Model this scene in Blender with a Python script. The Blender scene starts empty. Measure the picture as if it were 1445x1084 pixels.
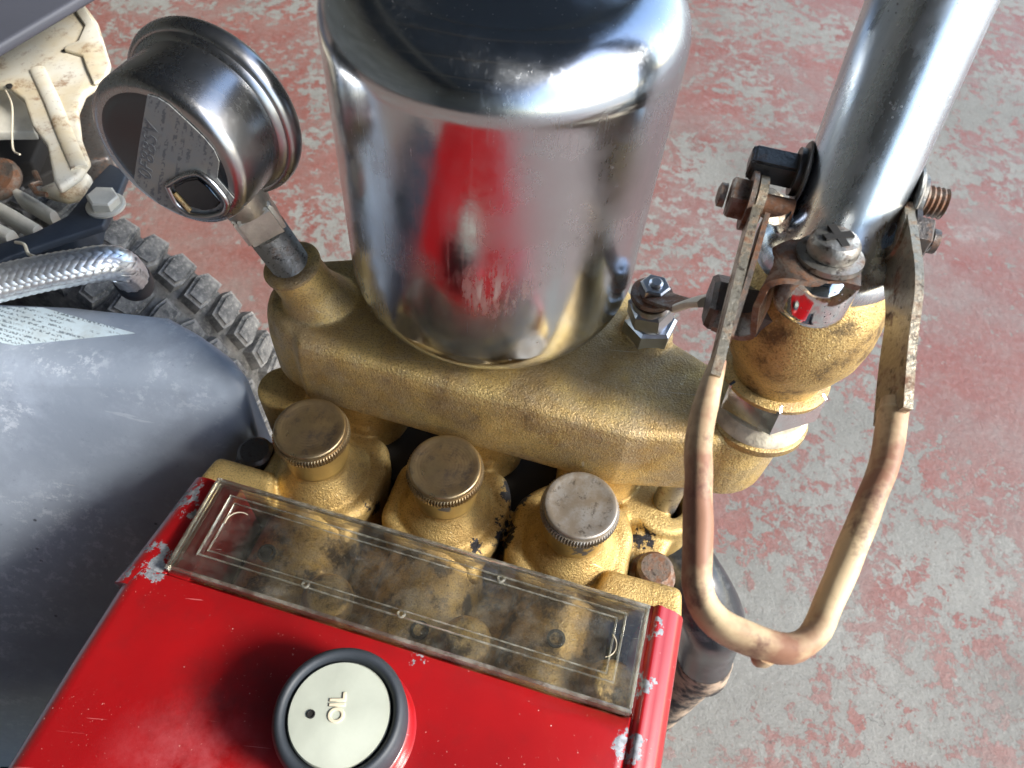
import bpy, bmesh, math, random
import numpy as np
from mathutils import Vector, Matrix, noise as mnoise
from mathutils.geometry import intersect_line_plane
R = math.radians
PI = math.pi
random.seed(4)
S = bpy.context.scene
COL = S.collection

# ------------------------------------------------------------------ camera, world, sun, exposure
FPX, CX, CY, CAMH = 1043.0, 722.5, 542.0, 0.25      # pixels of the 1445 px wide photograph
_d = np.array([(650 - CX) / FPX, -(1290 - CY) / FPX, -1.0]); _d /= np.linalg.norm(_d)
_Z = -_d
_F = np.array([0, 0, -1.0]); _Y = _F - _F.dot(_Z) * _Z; _Y /= np.linalg.norm(_Y)
_X = np.cross(_Y, _Z)
MC = np.array([_X, _Y, _Z])                          # camera axes -> world
CAMP = np.array([0, 0, CAMH])

cam = bpy.data.cameras.new('camera')
co = bpy.data.objects.new('camera', cam); COL.objects.link(co)
mw = Matrix([list(MC[i]) + [CAMP[i]] for i in range(3)] + [[0, 0, 0, 1]])
co.matrix_world = mw
cam.sensor_width = 36; cam.lens = FPX / 1445 * 36
cam.clip_start = 0.01; cam.clip_end = 500
cam.dof.use_dof = True; cam.dof.focus_distance = 0.262; cam.dof.aperture_fstop = 24
S.camera = co

SUN_DIR = Vector((0.80, -0.23, 0.60)).normalized()   # towards the sun
wld = bpy.data.worlds.new('World'); S.world = wld; wld.use_nodes = True
wn = wld.node_tree
sky = wn.nodes.new('ShaderNodeTexSky'); sky.sky_type = 'NISHITA'; sky.sun_disc = False
sky.sun_elevation = math.asin(SUN_DIR.z); sky.sun_rotation = math.atan2(SUN_DIR.x, SUN_DIR.y)
bg = wn.nodes['Background']; bg.inputs[1].default_value = 0.15
wn.links.new(sky.outputs[0], bg.inputs[0])
sl = bpy.data.lights.new('sun', 'SUN'); sl.energy = 2.2; sl.angle = R(14); sl.color = (1, .95, .87)
so = bpy.data.objects.new('sun', sl); COL.objects.link(so)
so.rotation_euler = SUN_DIR.to_track_quat('Z', 'Y').to_euler()
S.view_settings.view_transform = 'Standard'; S.view_settings.look = 'None'
S.view_settings.exposure = 1.55; S.view_settings.gamma = 1
S.cycles.max_bounces = 10; S.cycles.transparent_max_bounces = 16

# ------------------------------------------------------------------ coordinates
def at(x, y, z):
    """world point at height z seen at photo pixel x,y (used to measure positions off the photograph)"""
    r = MC @ np.array([(x - CX) / FPX, -(y - CY) / FPX, -1.0])
    t = (z - CAMH) / r[2]
    return Vector(CAMP + t * r)
def ray(x, y):
    r = MC @ np.array([(x - CX) / FPX, -(y - CY) / FPX, -1.0]); return Vector(r / np.linalg.norm(r))
def J(p):
    c = MC.T @ (np.array(p) - CAMP); return (CX - FPX * c[0] / c[2], CY + FPX * c[1] / c[2])
UA = R(-11.5)
U = Vector((math.cos(UA), math.sin(UA), 0)); V = Vector((-U.y, U.x, 0)); Zv = Vector((0, 0, 1))
O0 = Vector((-.0226, .139, 0))
def W(u, v, z): return O0 + U * u + V * v + Zv * z
FLOOR = -0.33

# ------------------------------------------------------------------ material helpers
class NT:
    def __init__(s, name):
        s.m = bpy.data.materials.new(name); s.m.use_nodes = True
        s.t = s.m.node_tree; s.b = s.t.nodes['Principled BSDF']
        s.tc = s.t.nodes.new('ShaderNodeTexCoord')
    def n(s, t, **k):
        o = s.t.nodes.new(t)
        for a, b in k.items(): setattr(o, a, b)
        return o
    def l(s, a, b): s.t.links.new(a, b)
    def put(s, sock, v):
        if hasattr(v, 'is_linked') or isinstance(v, bpy.types.NodeSocket): s.l(v, sock)
        elif isinstance(v, tuple) and len(v) == 3 and sock.type == 'RGBA': sock.default_value = (*v, 1)
        else: sock.default_value = v
    def set(s, **k):
        for a, b in k.items(): s.put(s.b.inputs[a.replace('_', ' ')], b)
        return s
    def mapping(s, scale=(1, 1, 1), src='Object', rot=(0, 0, 0)):
        m = s.n('ShaderNodeMapping'); m.inputs['Scale'].default_value = scale; m.inputs['Rotation'].default_value = rot
        s.l(s.tc.outputs[src], m.inputs[0]); return m.outputs[0]
    def noise(s, scale, detail=4, rough=.55, vec=None, dist=0):
        n = s.n('ShaderNodeTexNoise'); n.inputs['Scale'].default_value = scale; n.inputs['Detail'].default_value = detail
        n.inputs['Roughness'].default_value = rough; n.inputs['Distortion'].default_value = dist
        s.l(vec if vec is not None else s.tc.outputs['Object'], n.inputs['Vector']); return n.outputs['Fac']
    def voro(s, scale, vec=None, feat='F1'):
        n = s.n('ShaderNodeTexVoronoi'); n.feature = feat; n.inputs['Scale'].default_value = scale
        s.l(vec if vec is not None else s.tc.outputs['Object'], n.inputs['Vector']); return n.outputs['Distance']
    def ramp(s, f, a, b, lo=0.0, hi=1.0):
        n = s.n('ShaderNodeMapRange'); n.clamp = True
        n.inputs[1].default_value = a; n.inputs[2].default_value = b; n.inputs[3].default_value = lo; n.inputs[4].default_value = hi
        s.l(f, n.inputs[0]); return n.outputs[0]
    def mix(s, f, a, b):
        n = s.n('ShaderNodeMix', data_type='RGBA')
        s.put(n.inputs[0], f); s.put(n.inputs[6], a); s.put(n.inputs[7], b); return n.outputs[2]
    def math(s, op, a, b=None, c=None):
        n = s.n('ShaderNodeMath', operation=op)
        s.put(n.inputs[0], a)
        if b is not None: s.put(n.inputs[1], b)
        if c is not None: s.put(n.inputs[2], c)
        return n.outputs[0]
    def bump(s, h, strength, dist, prev=None):
        n = s.n('ShaderNodeBump'); n.inputs['Strength'].default_value = strength; n.inputs['Distance'].default_value = dist
        s.l(h, n.inputs['Height'])
        if prev is not None: s.l(prev, n.inputs['Normal'])
        return n.outputs[0]
    def near(s, p, r, soft, src=None):
        """1 inside distance r of world point p (a mark with its own place on the thing)"""
        g = s.n('ShaderNodeNewGeometry')
        d = s.n('ShaderNodeVectorMath', operation='DISTANCE'); s.l(g.outputs['Position'], d.inputs[0]); d.inputs[1].default_value = p
        return s.ramp(d.outputs['Value'], r - soft, r + soft, 1, 0)

def simple(name, col, rough=.5, metal=0, bumps=None, vary=0, vscale=60, **k):
    t = NT(name); c = col
    if vary:
        f = t.ramp(t.noise(vscale, 5), .3, .7)
        c = t.mix(f, tuple(x * (1 - vary) for x in col), tuple(min(1, x * (1 + vary)) for x in col))
    t.set(Base_Color=c, Roughness=rough, Metallic=metal, **k)
    if bumps:
        pr = None
        for sc, st, di in bumps: pr = t.bump(t.noise(sc, 5), st, di, pr)
        t.set(Normal=pr)
    return t

# ---- gold painted casting
def gold(name, grey=.45, dark=.5, chips=(), dirt=.58):
    t = NT(name)
    f1 = t.ramp(t.noise(45, 5), .35, .68)
    c = t.mix(f1, (.72, .53, .215), (.47, .30, .095))
    g = t.ramp(t.noise(50, 8, .75), .42, .62, 0, grey)
    c = t.mix(g, c, (.42, .34, .23))
    fine = t.noise(1500, 3, .6)
    c = t.mix(t.ramp(fine, .34, .50, .6, 0), c, (.17, .105, .035))
    c = t.mix(t.ramp(t.noise(22, 6, .7), .50, .70, 0, .45), c, (.23, .14, .05))
    sp = t.ramp(t.noise(900, 2, .5), .67, .74, 0, .7)
    c = t.mix(sp, c, (.62, .53, .36))
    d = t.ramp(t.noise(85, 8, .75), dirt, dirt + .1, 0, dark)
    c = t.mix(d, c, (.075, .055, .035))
    c = t.mix(t.ramp(t.noise(1, 3, .5, t.mapping((20, 700, 60), rot=(0, 0, -.5))), .735, .75, 0, .5), c, (.66, .60, .48))
    met = .68; rg = t.ramp(t.noise(300, 4), .3, .7, .38, .58)
    bp = t.bump(t.noise(1050, 4, .62), .55, .0007)
    bp = t.bump(t.noise(1700, 3, .6), .5, .0004, bp)
    for (p, r, thr) in chips:
        m = t.math('MULTIPLY', t.near(p, r, r * .5), 1.0)
        s_ = t.math('ADD', t.noise(260, 7, .7), t.math('MULTIPLY', m, .5))
        k = t.ramp(s_, 1.0 + thr, 1.02 + thr)
        c = t.mix(k, c, (.035, .035, .04)); met = t.math('MULTIPLY_ADD', k, -.6, .68) if met == .68 else met
    t.set(Base_Color=c, Metallic=met, Roughness=rg, Normal=bp)
    return t.m
def chrome(name, col=(.76, .78, .80), r0=.05, r1=.16, scale=25, grime=.0, pits=.0, wav=.12, pitr=.018):
    t = NT(name)
    r = t.ramp(t.noise(scale, 6, .65), .4, .75, r0, r1)
    sc = t.noise(1, 5, .6, t.mapping((900, 900, 30)))
    r = t.math('ADD', r, t.ramp(sc, .55, .8, 0, .12))
    c = col
    if grime: c = t.mix(t.ramp(t.noise(120, 7, .7), .5, .7, 0, grime), c, (.22, .15, .09))
    if pits:
        vd = t.voro(700); k = t.ramp(vd, .10, .2, pits, 0)
        k2 = t.math('MULTIPLY', k, t.ramp(t.noise(50, 4), .52, .6))
        c = t.mix(k2, c, (.06, .05, .05)); r = t.math('ADD', r, k2)
    bp = t.bump(t.noise(30, 2), wav, .0012)
    bp = t.bump(t.noise(500, 3), .05, .0003, bp)
    t.set(Base_Color=c, Metallic=1.0, Roughness=r, Normal=bp)
    return t

M = {}
ANR = 0.0
HEAD_CHIPS = ((W(.025, .016, -.04), .011, -.08), (W(.026, -.004, -.045), .014, -.07), (W(.016, -.014, -.04), .008, -.04), (W(.032, -.004, -.045), .010, -.05), (W(.083, .015, -.045), .009, -.03), (W(-.034, -.008, -.04), .006, .0), (W(-.026, -.006, -.045), .009, -.04), (W(.055, -.020, -.04), .006, -.02), (W(-.03, .018, -.04), .006, .0))
# casting scratches are added inside gold()
M['gold'] = gold('gold_painted_casting', grey=.7)
M['gold_head'] = gold('gold_painted_head', grey=.15, dark=.55, chips=HEAD_CHIPS)
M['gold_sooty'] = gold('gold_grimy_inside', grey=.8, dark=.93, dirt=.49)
M['gold_ball'] = gold('gold_valve_body', grey=.25, dark=.75, dirt=.52)
M['boss'] = gold('gold_port_boss', grey=.9, dark=.25)
M['stem'] = simple('grey_brass_fitting', (.36, .34, .29), .38, .8, [(300, .3, .0006)], .3, 120).m

t = NT('brass_turned')
cc = t.mix(t.ramp(t.noise(70, 6, .65), .38, .66), (.44, .33, .18), (.26, .19, .115))
cc = t.mix(t.ramp(t.noise(160, 7, .75), .53, .66, 0, .75), cc, (.12, .10, .09)); cc = t.mix(t.ramp(t.noise(1, 4, .6, t.mapping((900, 60, 60), rot=(0, 0, .8))), .66, .72, 0, .4), cc, (.50, .44, .34))
rings = t.n('ShaderNodeTexWave', wave_type='RINGS', rings_direction='Z'); rings.inputs['Scale'].default_value = 260; rings.inputs['Distortion'].default_value = .2
t.l(t.tc.outputs['Object'], rings.inputs[0])
t.set(Base_Color=cc, Metallic=.9, Roughness=t.ramp(t.noise(90, 5), .3, .7, .24, .46), Normal=t.bump(rings.outputs['Fac'], .25, .0001, t.bump(t.noise(260, 5), .15, .0004)))
M['brass'] = t.m
t = NT('brass_sky_tint')  # third cap: greyish sky reflection put into the colour
cc = t.mix(t.ramp(t.noise(110, 6, .7), .42, .62), (.30, .25, .19), (.40, .38, .35))
cc = t.mix(t.ramp(t.noise(300, 5, .7), .58, .68, 0, .8), cc, (.10, .08, .06))
t.set(Base_Color=cc, Metallic=.75, Roughness=.45, Normal=t.bump(t.noise(400, 5), .2, .0004))
M['brass_grey'] = t.m
# lower barrel of the caps: gold paint with dark chips
t = NT('brass_barrel')
cc = t.mix(t.ramp(t.noise(90, 5), .35, .65), (.46, .31, .10), (.30, .19, .06))
k = t.ramp(t.math('ADD', t.noise(190, 7, .7), t.math('MULTIPLY', t.near(W(.004, -.0135, -.012), .006, .004), .5)), .98, 1.0)
k3 = t.ramp(t.math('ADD', t.noise(300, 7, .7), t.math('MULTIPLY', t.near(W(.060, -.011, -.013), .010, .005), .5)), .98, 1.0)
k = t.math('MAXIMUM', k, k3)
cc = t.mix(k, cc, (.07, .075, .085))
t.set(Base_Color=cc, Metallic=.6, Roughness=.42, Normal=t.bump(t.noise(500, 5), .2, .0004))
M['barrel'] = t.m

# air chamber steel: polished with a worn whitish scuff
t = chrome('polished_steel', (.58, .62, .66), .13, .23, 18)
tg = t.n('ShaderNodeTangent', direction_type='RADIAL', axis='Z'); t.l(tg.outputs[0], t.b.inputs['Tangent']); t.b.inputs['Anisotropic'].default_value = .7; t.b.inputs['Anisotropic Rotation'].default_value = ANR
SC = W(-.004 + .0125, .0727 - .0523, .079)
scf = t.math('MULTIPLY', t.near(SC, .008, .006), t.ramp(t.noise(1, 6, .7, t.mapping((420, 420, 90))), .45, .6))
smg = t.ramp(t.noise(14, 7, .7), .46, .68, 0, .22)
scr = t.ramp(t.noise(1, 3, .5, t.mapping((1500, 1500, 14), rot=(0, .15, 0))), .70, .74, 0, .35)
lnk = t.b.inputs['Roughness'].links[0].from_socket
t.set(Roughness=t.math('ADD', t.math('ADD', lnk, smg), t.math('ADD', t.math('MULTIPLY', scf, .45), t.math('MULTIPLY', scr, .4))),
      Base_Color=t.mix(scf, t.mix(smg, (.58, .62, .66), (.50, .53, .56)), (.86, .86, .86)))
spots = t.math('MULTIPLY', t.ramp(t.voro(120), .05, .09, 1, 0), t.ramp(t.noise(25, 4), .48, .58)); l2_ = t.b.inputs['Roughness'].links[0].from_socket; t.set(Roughness=t.math('ADD', l2_, t.math('MULTIPLY', spots, .3))); l3_ = t.b.inputs['Base Color'].links[0].from_socket; t.set(Base_Color=t.mix(t.math('MULTIPLY', spots, .5), l3_, (.3, .3, .3)))
M['steel'] = t.m
M['chrome'] = chrome('chrome_plate', (.78, .80, .82), .04, .14, 40, grime=.25, pits=.9).m
t = chrome('chrome_tube', (.74, .79, .83), .20, .34, 30, grime=.05, pits=.95)
stk = t.ramp(t.noise(1, 6, .7, t.mapping((260, 260, 26), rot=(0, .1, 0))), .42, .68)
old = t.b.inputs['Base Color'].links[0].from_socket
t.set(Base_Color=t.mix(t.math('MULTIPLY', stk, .6), old, (.42, .50, .57)))
rl = t.b.inputs['Roughness'].links[0].from_socket
t.set(Roughness=t.math('ADD', rl, t.math('MULTIPLY', stk, .12)))
M['chrome_tube'] = t.m
M['gauge'] = chrome('gauge_steel', (.40, .405, .41), .24, .36, 22, wav=.06).m
M['gauge_back'] = chrome('gauge_back_steel', (.09, .105, .12), .16, .28, 22, wav=.05).m
M['zinc'] = simple('zinc_nut', (.62, .64, .66), .3, 1, [(300, .2, .0005)], .2).m
# rusty steel
def rusty(name, base=(.22, .19, .16), amt=.5, metal=.7):
    t = NT(name)
    k = t.ramp(t.noise(160, 7, .75), amt - .08, amt + .08)
    c = t.mix(k, base, (.17, .075, .035))
    c = t.mix(t.ramp(t.noise(420, 5, .7), .55, .65, 0, .8), c, (.05, .035, .03))
    t.set(Base_Color=c, Metallic=t.math('MULTIPLY_ADD', k, -metal * .85, metal), Roughness=t.math('MULTIPLY_ADD', k, .4, .32),
          Normal=t.bump(t.noise(500, 6, .7), .5, .0007))
    return t.m
M['rust'] = rusty('rusty_steel')
M['rust_clean'] = rusty('worn_lever_steel', (.45, .40, .30), .56, .8)
M['rust_dark'] = rusty('dark_bolt_steel', (.10, .095, .09), .62, .5)
M['bolt'] = rusty('grey_bolt_steel', (.34, .33, .30), .62, .8)
# red paint
t = NT('red_gloss_paint')
cr = t.mix(t.ramp(t.noise(16, 5), .35, .7), (.36, .006, .008), (.24, .005, .007))
cr = t.mix(t.ramp(t.noise(55, 7, .7), .56, .8, 0, .45), cr, (.16, .012, .014))
sp = t.ramp(t.voro(190), .035, .06, 1, 0)
sp = t.math('MULTIPLY', sp, t.ramp(t.noise(23, 3), .45, .58))
cr = t.mix(sp, cr, (.72, .55, .5))
sp2 = t.ramp(t.noise(900, 2), .70, .75, 0, .5); sp2 = t.math('MULTIPLY', sp2, t.ramp(t.noise(30, 4), .45, .6)); cr = t.mix(sp2, cr, (.75, .4, .35)); film = t.ramp(t.noise(11, 8, .8), .52, .72, 0, .55); cr = t.mix(film, cr, (.17, .012, .012)); cr = t.mix(t.math('MULTIPLY', t.near(W(-.045, -.10, -.02), .016, .012), t.ramp(t.noise(70, 6, .7), .4, .65, 0, .7)), cr, (.08, .012, .012)); hz = t.math('MULTIPLY', t.near(W(-.045, -.125, -.02), .02, .014), t.ramp(t.noise(60, 7, .75), .4, .65, 0, .35)); cr = t.mix(hz, cr, (.62, .18, .20))  # includes soft shade left of the oil cap, put into the paint colour
hair = t.ramp(t.noise(1, 2, .5, t.mapping((30, 900, 30), rot=(0, 0, 1.1))), .745, .76, 0, .35); cr = t.mix(hair, cr, (.8, .3, .3))
chips = [(W(-.096, -.034, -.028), .014, .60), (W(-.094, -.060, -.022), .012, .60), (W(-.101, -.066, -.03), .013, .60), (W(.090, -.072, -.022), .009, .60),
         (W(.090, -.050, -.022), .010, .66), (W(.012, -.067, -.022), .006, .64), (W(-.034, -.068, -.022), .004, .62), (W(.0935, -.093, -.022), .006, .62),
         (W(.0915, -.03, -.022), .009, .66), (W(.101, -.045, -.028), .005, .66), (W(.101, -.085, -.03), .006, .62)]
nz = t.noise(210, 7, .7); kk = None
for p, r, th in chips:
    k = t.ramp(t.math('ADD', nz, t.math('MULTIPLY', t.near(p, r, r * .6), .5)), th + .365, th + .375)
    kk = k if kk is None else t.math('MAXIMUM', kk, k)
cr = t.mix(kk, cr, t.mix(t.ramp(t.noise(500, 4), .4, .6), (.16, .17, .19), (.30, .32, .34)))
t.set(Base_Color=cr, Roughness=t.math('MULTIPLY_ADD', kk, .35, .30), Coat_Weight=t.math('MULTIPLY_ADD', kk, -.7, .7), Coat_Roughness=.12,
      Normal=t.bump(kk, -.5, .0004, t.bump(t.noise(35, 3), .10, .0012, t.bump(t.noise(420, 4), .05, .0004))))
M['red'] = t.m

# grey plastic belt guard
t = NT('grey_moulded_plastic')
c = t.mix(t.ramp(t.noise(9, 6, .6), .35, .68), (.21, .25, .31), (.32, .37, .44))
c = t.mix(t.ramp(t.noise(30, 8, .75), .5, .75, 0, .5), c, (.40, .46, .56))
c = t.mix(t.ramp(t.noise(95, 9, .85), .60, .64, 0, .45), c, (.11, .13, .17))
c = t.mix(t.ramp(t.voro(55), .035, .06, .85, 0), c, (.03, .035, .05))
sc1 = t.ramp(t.noise(1, 4, .6, t.mapping((18, 420, 60), rot=(.2, .1, .9))), .68, .72, 0, .25); c = t.mix(sc1, c, (.50, .55, .62))
c = t.mix(t.ramp(t.noise(5, 5, .6), .5, .7, 0, .5), c, (.13, .16, .22))
c = t.mix(t.math('MULTIPLY', t.ramp(t.noise(160, 6, .8), .52, .6), t.ramp(t.noise(17, 4), .5, .62, 0, .6)), c, (.52, .57, .64))
c = t.mix(t.ramp(t.noise(1, 3, .5, t.mapping((80, 900, 80), rot=(.3, .5, .6))), .73, .75, 0, .5), c, (.38, .41, .45))
t.set(Base_Color=c, Roughness=t.ramp(t.noise(40, 6), .3, .7, .38, .55), Normal=t.bump(t.noise(14, 3), .25, .004, t.bump(t.noise(600, 4), .15, .0004)))
M['guard'] = t.m

# tyre rubber, dusty
t = NT('dusty_tyre_rubber')
c = t.mix(t.ramp(t.noise(60, 7, .7), .36, .62), (.035, .036, .036), (.19, .18, .16))
c = t.mix(t.ramp(t.noise(300, 5, .7), .5, .7, 0, .7), c, (.30, .28, .25))
t.set(Base_Color=c, Roughness=.8, Normal=t.bump(t.noise(250, 6, .7), .6, .001))
M['tyre'] = t.m
t = NT('dusty_tyre_lug')
c = t.mix(t.ramp(t.noise(50, 7, .7), .4, .6), (.055, .056, .056), (.27, .26, .24))
c = t.mix(t.ramp(t.noise(400, 5, .7), .55, .7, 0, .8), c, (.36, .34, .3))
t.set(Base_Color=c, Roughness=.75, Normal=t.bump(t.noise(220, 6, .7), .6, .0012))
M['lug'] = t.m

# clear plastic
def clear(name, col, rough=.04, body=.10):
    t = NT(name); nt = t.t
    out = nt.nodes['Material Output']
    tr = t.n('ShaderNodeBsdfTransparent'); tr.inputs[0].default_value = (*col, 1)
    gl = t.n('ShaderNodeBsdfGlossy'); gl.inputs[0].default_value = (1, 1, 1, 1); 
    t.put(gl.inputs['Roughness'], t.ramp(t.noise(50, 6, .7), .4, .7, rough, rough + .10))
    df = t.n('ShaderNodeBsdfDiffuse'); df.inputs[0].default_value = (.64, .63, .54, 1)
    lw = t.n('ShaderNodeFresnel'); lw.inputs[0].default_value = 1.49
    bpn = t.bump(t.noise(40, 3), .2, .001, t.bump(t.noise(500, 4), .08, .0003))
    t.l(bpn, gl.inputs['Normal']); t.l(bpn, lw.inputs['Normal'])
    m1 = t.n('ShaderNodeMixShader'); 
    scrt = t.ramp(t.noise(1, 2, .5, t.mapping((60, 1200, 60), rot=(0, 0, .6))), .74, .76, 0, .35)
    dust = t.math('ADD', t.ramp(t.noise(95, 7, .75), .45, .8, body * .3, body * 2.2), t.math('ADD', scrt, t.ramp(t.voro(420), .03, .07, .5, 0)))
    t.put(m1.inputs[0], dust); t.l(tr.outputs[0], m1.inputs[1]); t.l(df.outputs[0], m1.inputs[2])
    m2 = t.n('ShaderNodeMixShader'); t.l(t.math('MULTIPLY', lw.outputs[0], .9), m2.inputs[0]); t.l(m1.outputs[0], m2.inputs[1]); t.l(gl.outputs[0], m2.inputs[2])
    t.l(m2.outputs[0], out.inputs['Surface'])
    return t.m
M['clear'] = clear('clear_cover_plastic', (.985, .975, .93), body=.06)
M['clear_edge'] = clear('clear_plastic_rib', (.95, .94, .86), .06, .24)

# concrete with worn red paint
t = NT('floor_worn_red_paint')
wp = t.mapping((1, 1, 1))
conc = t.mix(t.ramp(t.noise(4, 8, .65), .35, .65), (.185, .187, .168), (.27, .27, .245))
conc = t.mix(t.ramp(t.noise(60, 8, .75), .45, .7, 0, .6), conc, (.17, .165, .145))
conc = t.mix(t.ramp(t.noise(420, 4, .6), .6, .72, 0, .5), conc, (.46, .45, .42))
redp = t.mix(t.ramp(t.noise(7, 7, .6), .35, .65), (.205, .058, .045), (.25, .110, .09))
redp = t.mix(t.ramp(t.noise(150, 6, .7), .5, .72, 0, .7), redp, (.30, .18, .165))
edge = t.math('ADD', t.math('MULTIPLY', t.noise(6.0, 3, .5), .62), t.math('ADD', t.math('MULTIPLY', t.noise(60, 9, .74, dist=.25), .95), t.math('MULTIPLY', t.noise(330, 4, .7), .22)))
for (zx, zy, zr, zw) in ((330, 330, .16, .09), (420, 60, .14, .05), (1420, 480, .13, .10), (1390, 800, .13, .08), (1180, 130, .14, .05), (1250, 1000, .12, -.08), (1180, 620, .09, -.07), (1330, 150, .08, -.04)):
    edge = t.math('ADD', edge, t.math('MULTIPLY', t.near(at(zx, zy, FLOOR), zr, zr * .8), zw))
pk = t.ramp(edge, .89, .905)
thin = t.ramp(t.noise(11, 6, .7), .35, .6, .45, 1)
fc = t.mix(t.math('MULTIPLY', pk, thin), conc, redp)
whl = t.ramp(t.noise(9, 9, .8), .60, .66, 0, .35); fc = t.mix(whl, fc, (.36, .355, .33))
grit = t.ramp(t.voro(90), .05, .09, .6, 0); grit = t.math('MULTIPLY', grit, t.ramp(t.noise(14, 4), .5, .6)); fc = t.mix(grit, fc, (.10, .095, .085))
fines = t.ramp(t.noise(520, 5, .75), .52, .66, 0, .55); fc = t.mix(fines, fc, (.09, .085, .075)); fl2 = t.ramp(t.noise(380, 4, .7), .64, .70, 0, .5); fc = t.mix(fl2, fc, (.45, .44, .41)); stain = t.ramp(t.noise(3.3, 5, .6), .55, .68, 0, .45); fc = t.mix(stain, fc, (.13, .12, .105))
crk = t.ramp(t.math('ABSOLUTE', t.math('SUBTRACT', t.noise(5.5, 5, .6), .5)), .0, .0016, 1, 0)
crk = t.math('MULTIPLY', crk, t.near(at(1190, 1010, FLOOR), .07, .05))
fc = t.mix(crk, fc, (.06, .06, .055))
bl = t.math('MULTIPLY', t.ramp(t.noise(120, 5, .6), .66, .69), t.near(at(1140, 1005, FLOOR), .05, .03)); fc = t.mix(bl, fc, (.05, .05, .045))
t.set(Base_Color=fc, Roughness=t.math('MULTIPLY_ADD', pk, -.2, .72), Normal=t.bump(pk, .45, .0008, t.bump(t.noise(130, 8, .75), .7, .002)))
M['floor'] = t.m
M['ceiling'] = simple('dark_roof_sheet', (.03, .055, .085), .7).m
M['beam'] = simple('painted_steel_beam', (.16, .17, .16), .5).m
M['wall'] = simple('weathered_board_wall', (.12, .125, .12), .8, vary=.4, vscale=3).m
M['yard'] = simple('pale_concrete_yard', (.42, .41, .38), .9, vary=.15, vscale=2).m
M['black'] = simple('black_rubber', (.018, .02, .024), .42, 0, [(500, .15, .0004)], .4, 60).m
M['ring'] = simple('dark_grey_rubber', (.028, .034, .042), .55, 0, [(500, .2, .0003)], .3, 50).m
t = NT('black_pipe_rubber')
g = t.ramp(t.math('ADD', t.n('ShaderNodeSeparateXYZ').outputs[2], 0), 0, 1)
c = t.mix(t.ramp(t.noise(60, 7, .7), .5, .64, 0, .7), (.022, .026, .03), (.10, .105, .11))
t.set(Base_Color=c, Roughness=.24, Normal=t.bump(t.noise(200, 5), .2, .0006))
M['pipe'] = t.m
t = NT('muddy_pipe_end')
c = t.mix(t.ramp(t.noise(55, 7, .7), .42, .55), (.03, .03, .03), (.42, .32, .23))
t.set(Base_Color=c, Roughness=.75, Normal=t.bump(t.noise(200, 6, .7), .5, .0015))
M['mud'] = t.m
M['cream_cap'] = simple('yellowed_white_plastic', (.47, .50, .42), .22, 0, [(40, .25, .0010), (300, .1, .0003)], .14, 45, Subsurface_Weight=.0).m
M['letter'] = simple('raised_cream_letters', (.66, .58, .43), .4).m
t = NT('dirty_cream_sheet_metal')
c = t.mix(t.ramp(t.noise(20, 6, .65), .4, .7), (.66, .64, .55), (.58, .47, .28))
c = t.mix(t.ramp(t.noise(60, 8, .8), .54, .64, 0, .85), c, (.26, .14, .07)); c = t.mix(t.ramp(t.noise(260, 6, .8), .60, .66, 0, .6), c, (.20, .12, .07))
t.set(Base_Color=c, Roughness=.5, Normal=t.bump(t.noise(60, 5), .2, .001))
M['cream'] = t.m
M['fin'] = simple('pale_cast_fin', (.60, .58, .50), .5, .1, [(150, .3, .001)], .2).m
M['tank'] = simple('dark_grey_tank_paint', (.055, .058, .072), .5, 0, [(400, .1, .0005)], .12, 15).m
M['bracket'] = simple('blue_grey_bracket', (.035, .045, .06), .5, 0, [(200, .3, .0006)], .3, 40).m
M['dark'] = simple('dark_void_shade', (.012, .011, .010), .8).m  # near-black colour stands in for shade in holes, slots and gaps
M['wire'] = simple('braided_steel_wire', (.80, .83, .87), .38, .9, None, .2, 300).m
# vinyl dipped grip
t = NT('faded_vinyl_grip')
g1 = t.ramp(t.noise(30, 5, .65), .42, .56)
c = t.mix(g1, (.31, .16, .10), (.62, .48, .29))
c = t.mix(t.ramp(t.noise(110, 6, .7), .56, .7, 0, .8), c, (.14, .06, .05))
cut = t.math('MAXIMUM', t.near(at(1176, 824, .0905), .0016, .0006), t.math('MAXIMUM', t.near(at(1181, 812, .0910), .0017, .0006), t.near(at(1187, 799, .0915), .0015, .0006))); c = t.mix(cut, c, (.01, .008, .008))
t.set(Base_Color=c, Roughness=.55, Specular_IOR_Level=.35, Normal=t.bump(t.noise(150, 5), .2, .0008))
M['grip'] = t.m
M['link'] = simple('cream_plastic_sleeve', (.70, .64, .50), .4, 0, None, .15, 120).m
M['sealant'] = simple('old_white_sealant', (.60, .55, .42), .6, 0, [(300, .5, .001)], .3, 200).m

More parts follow.
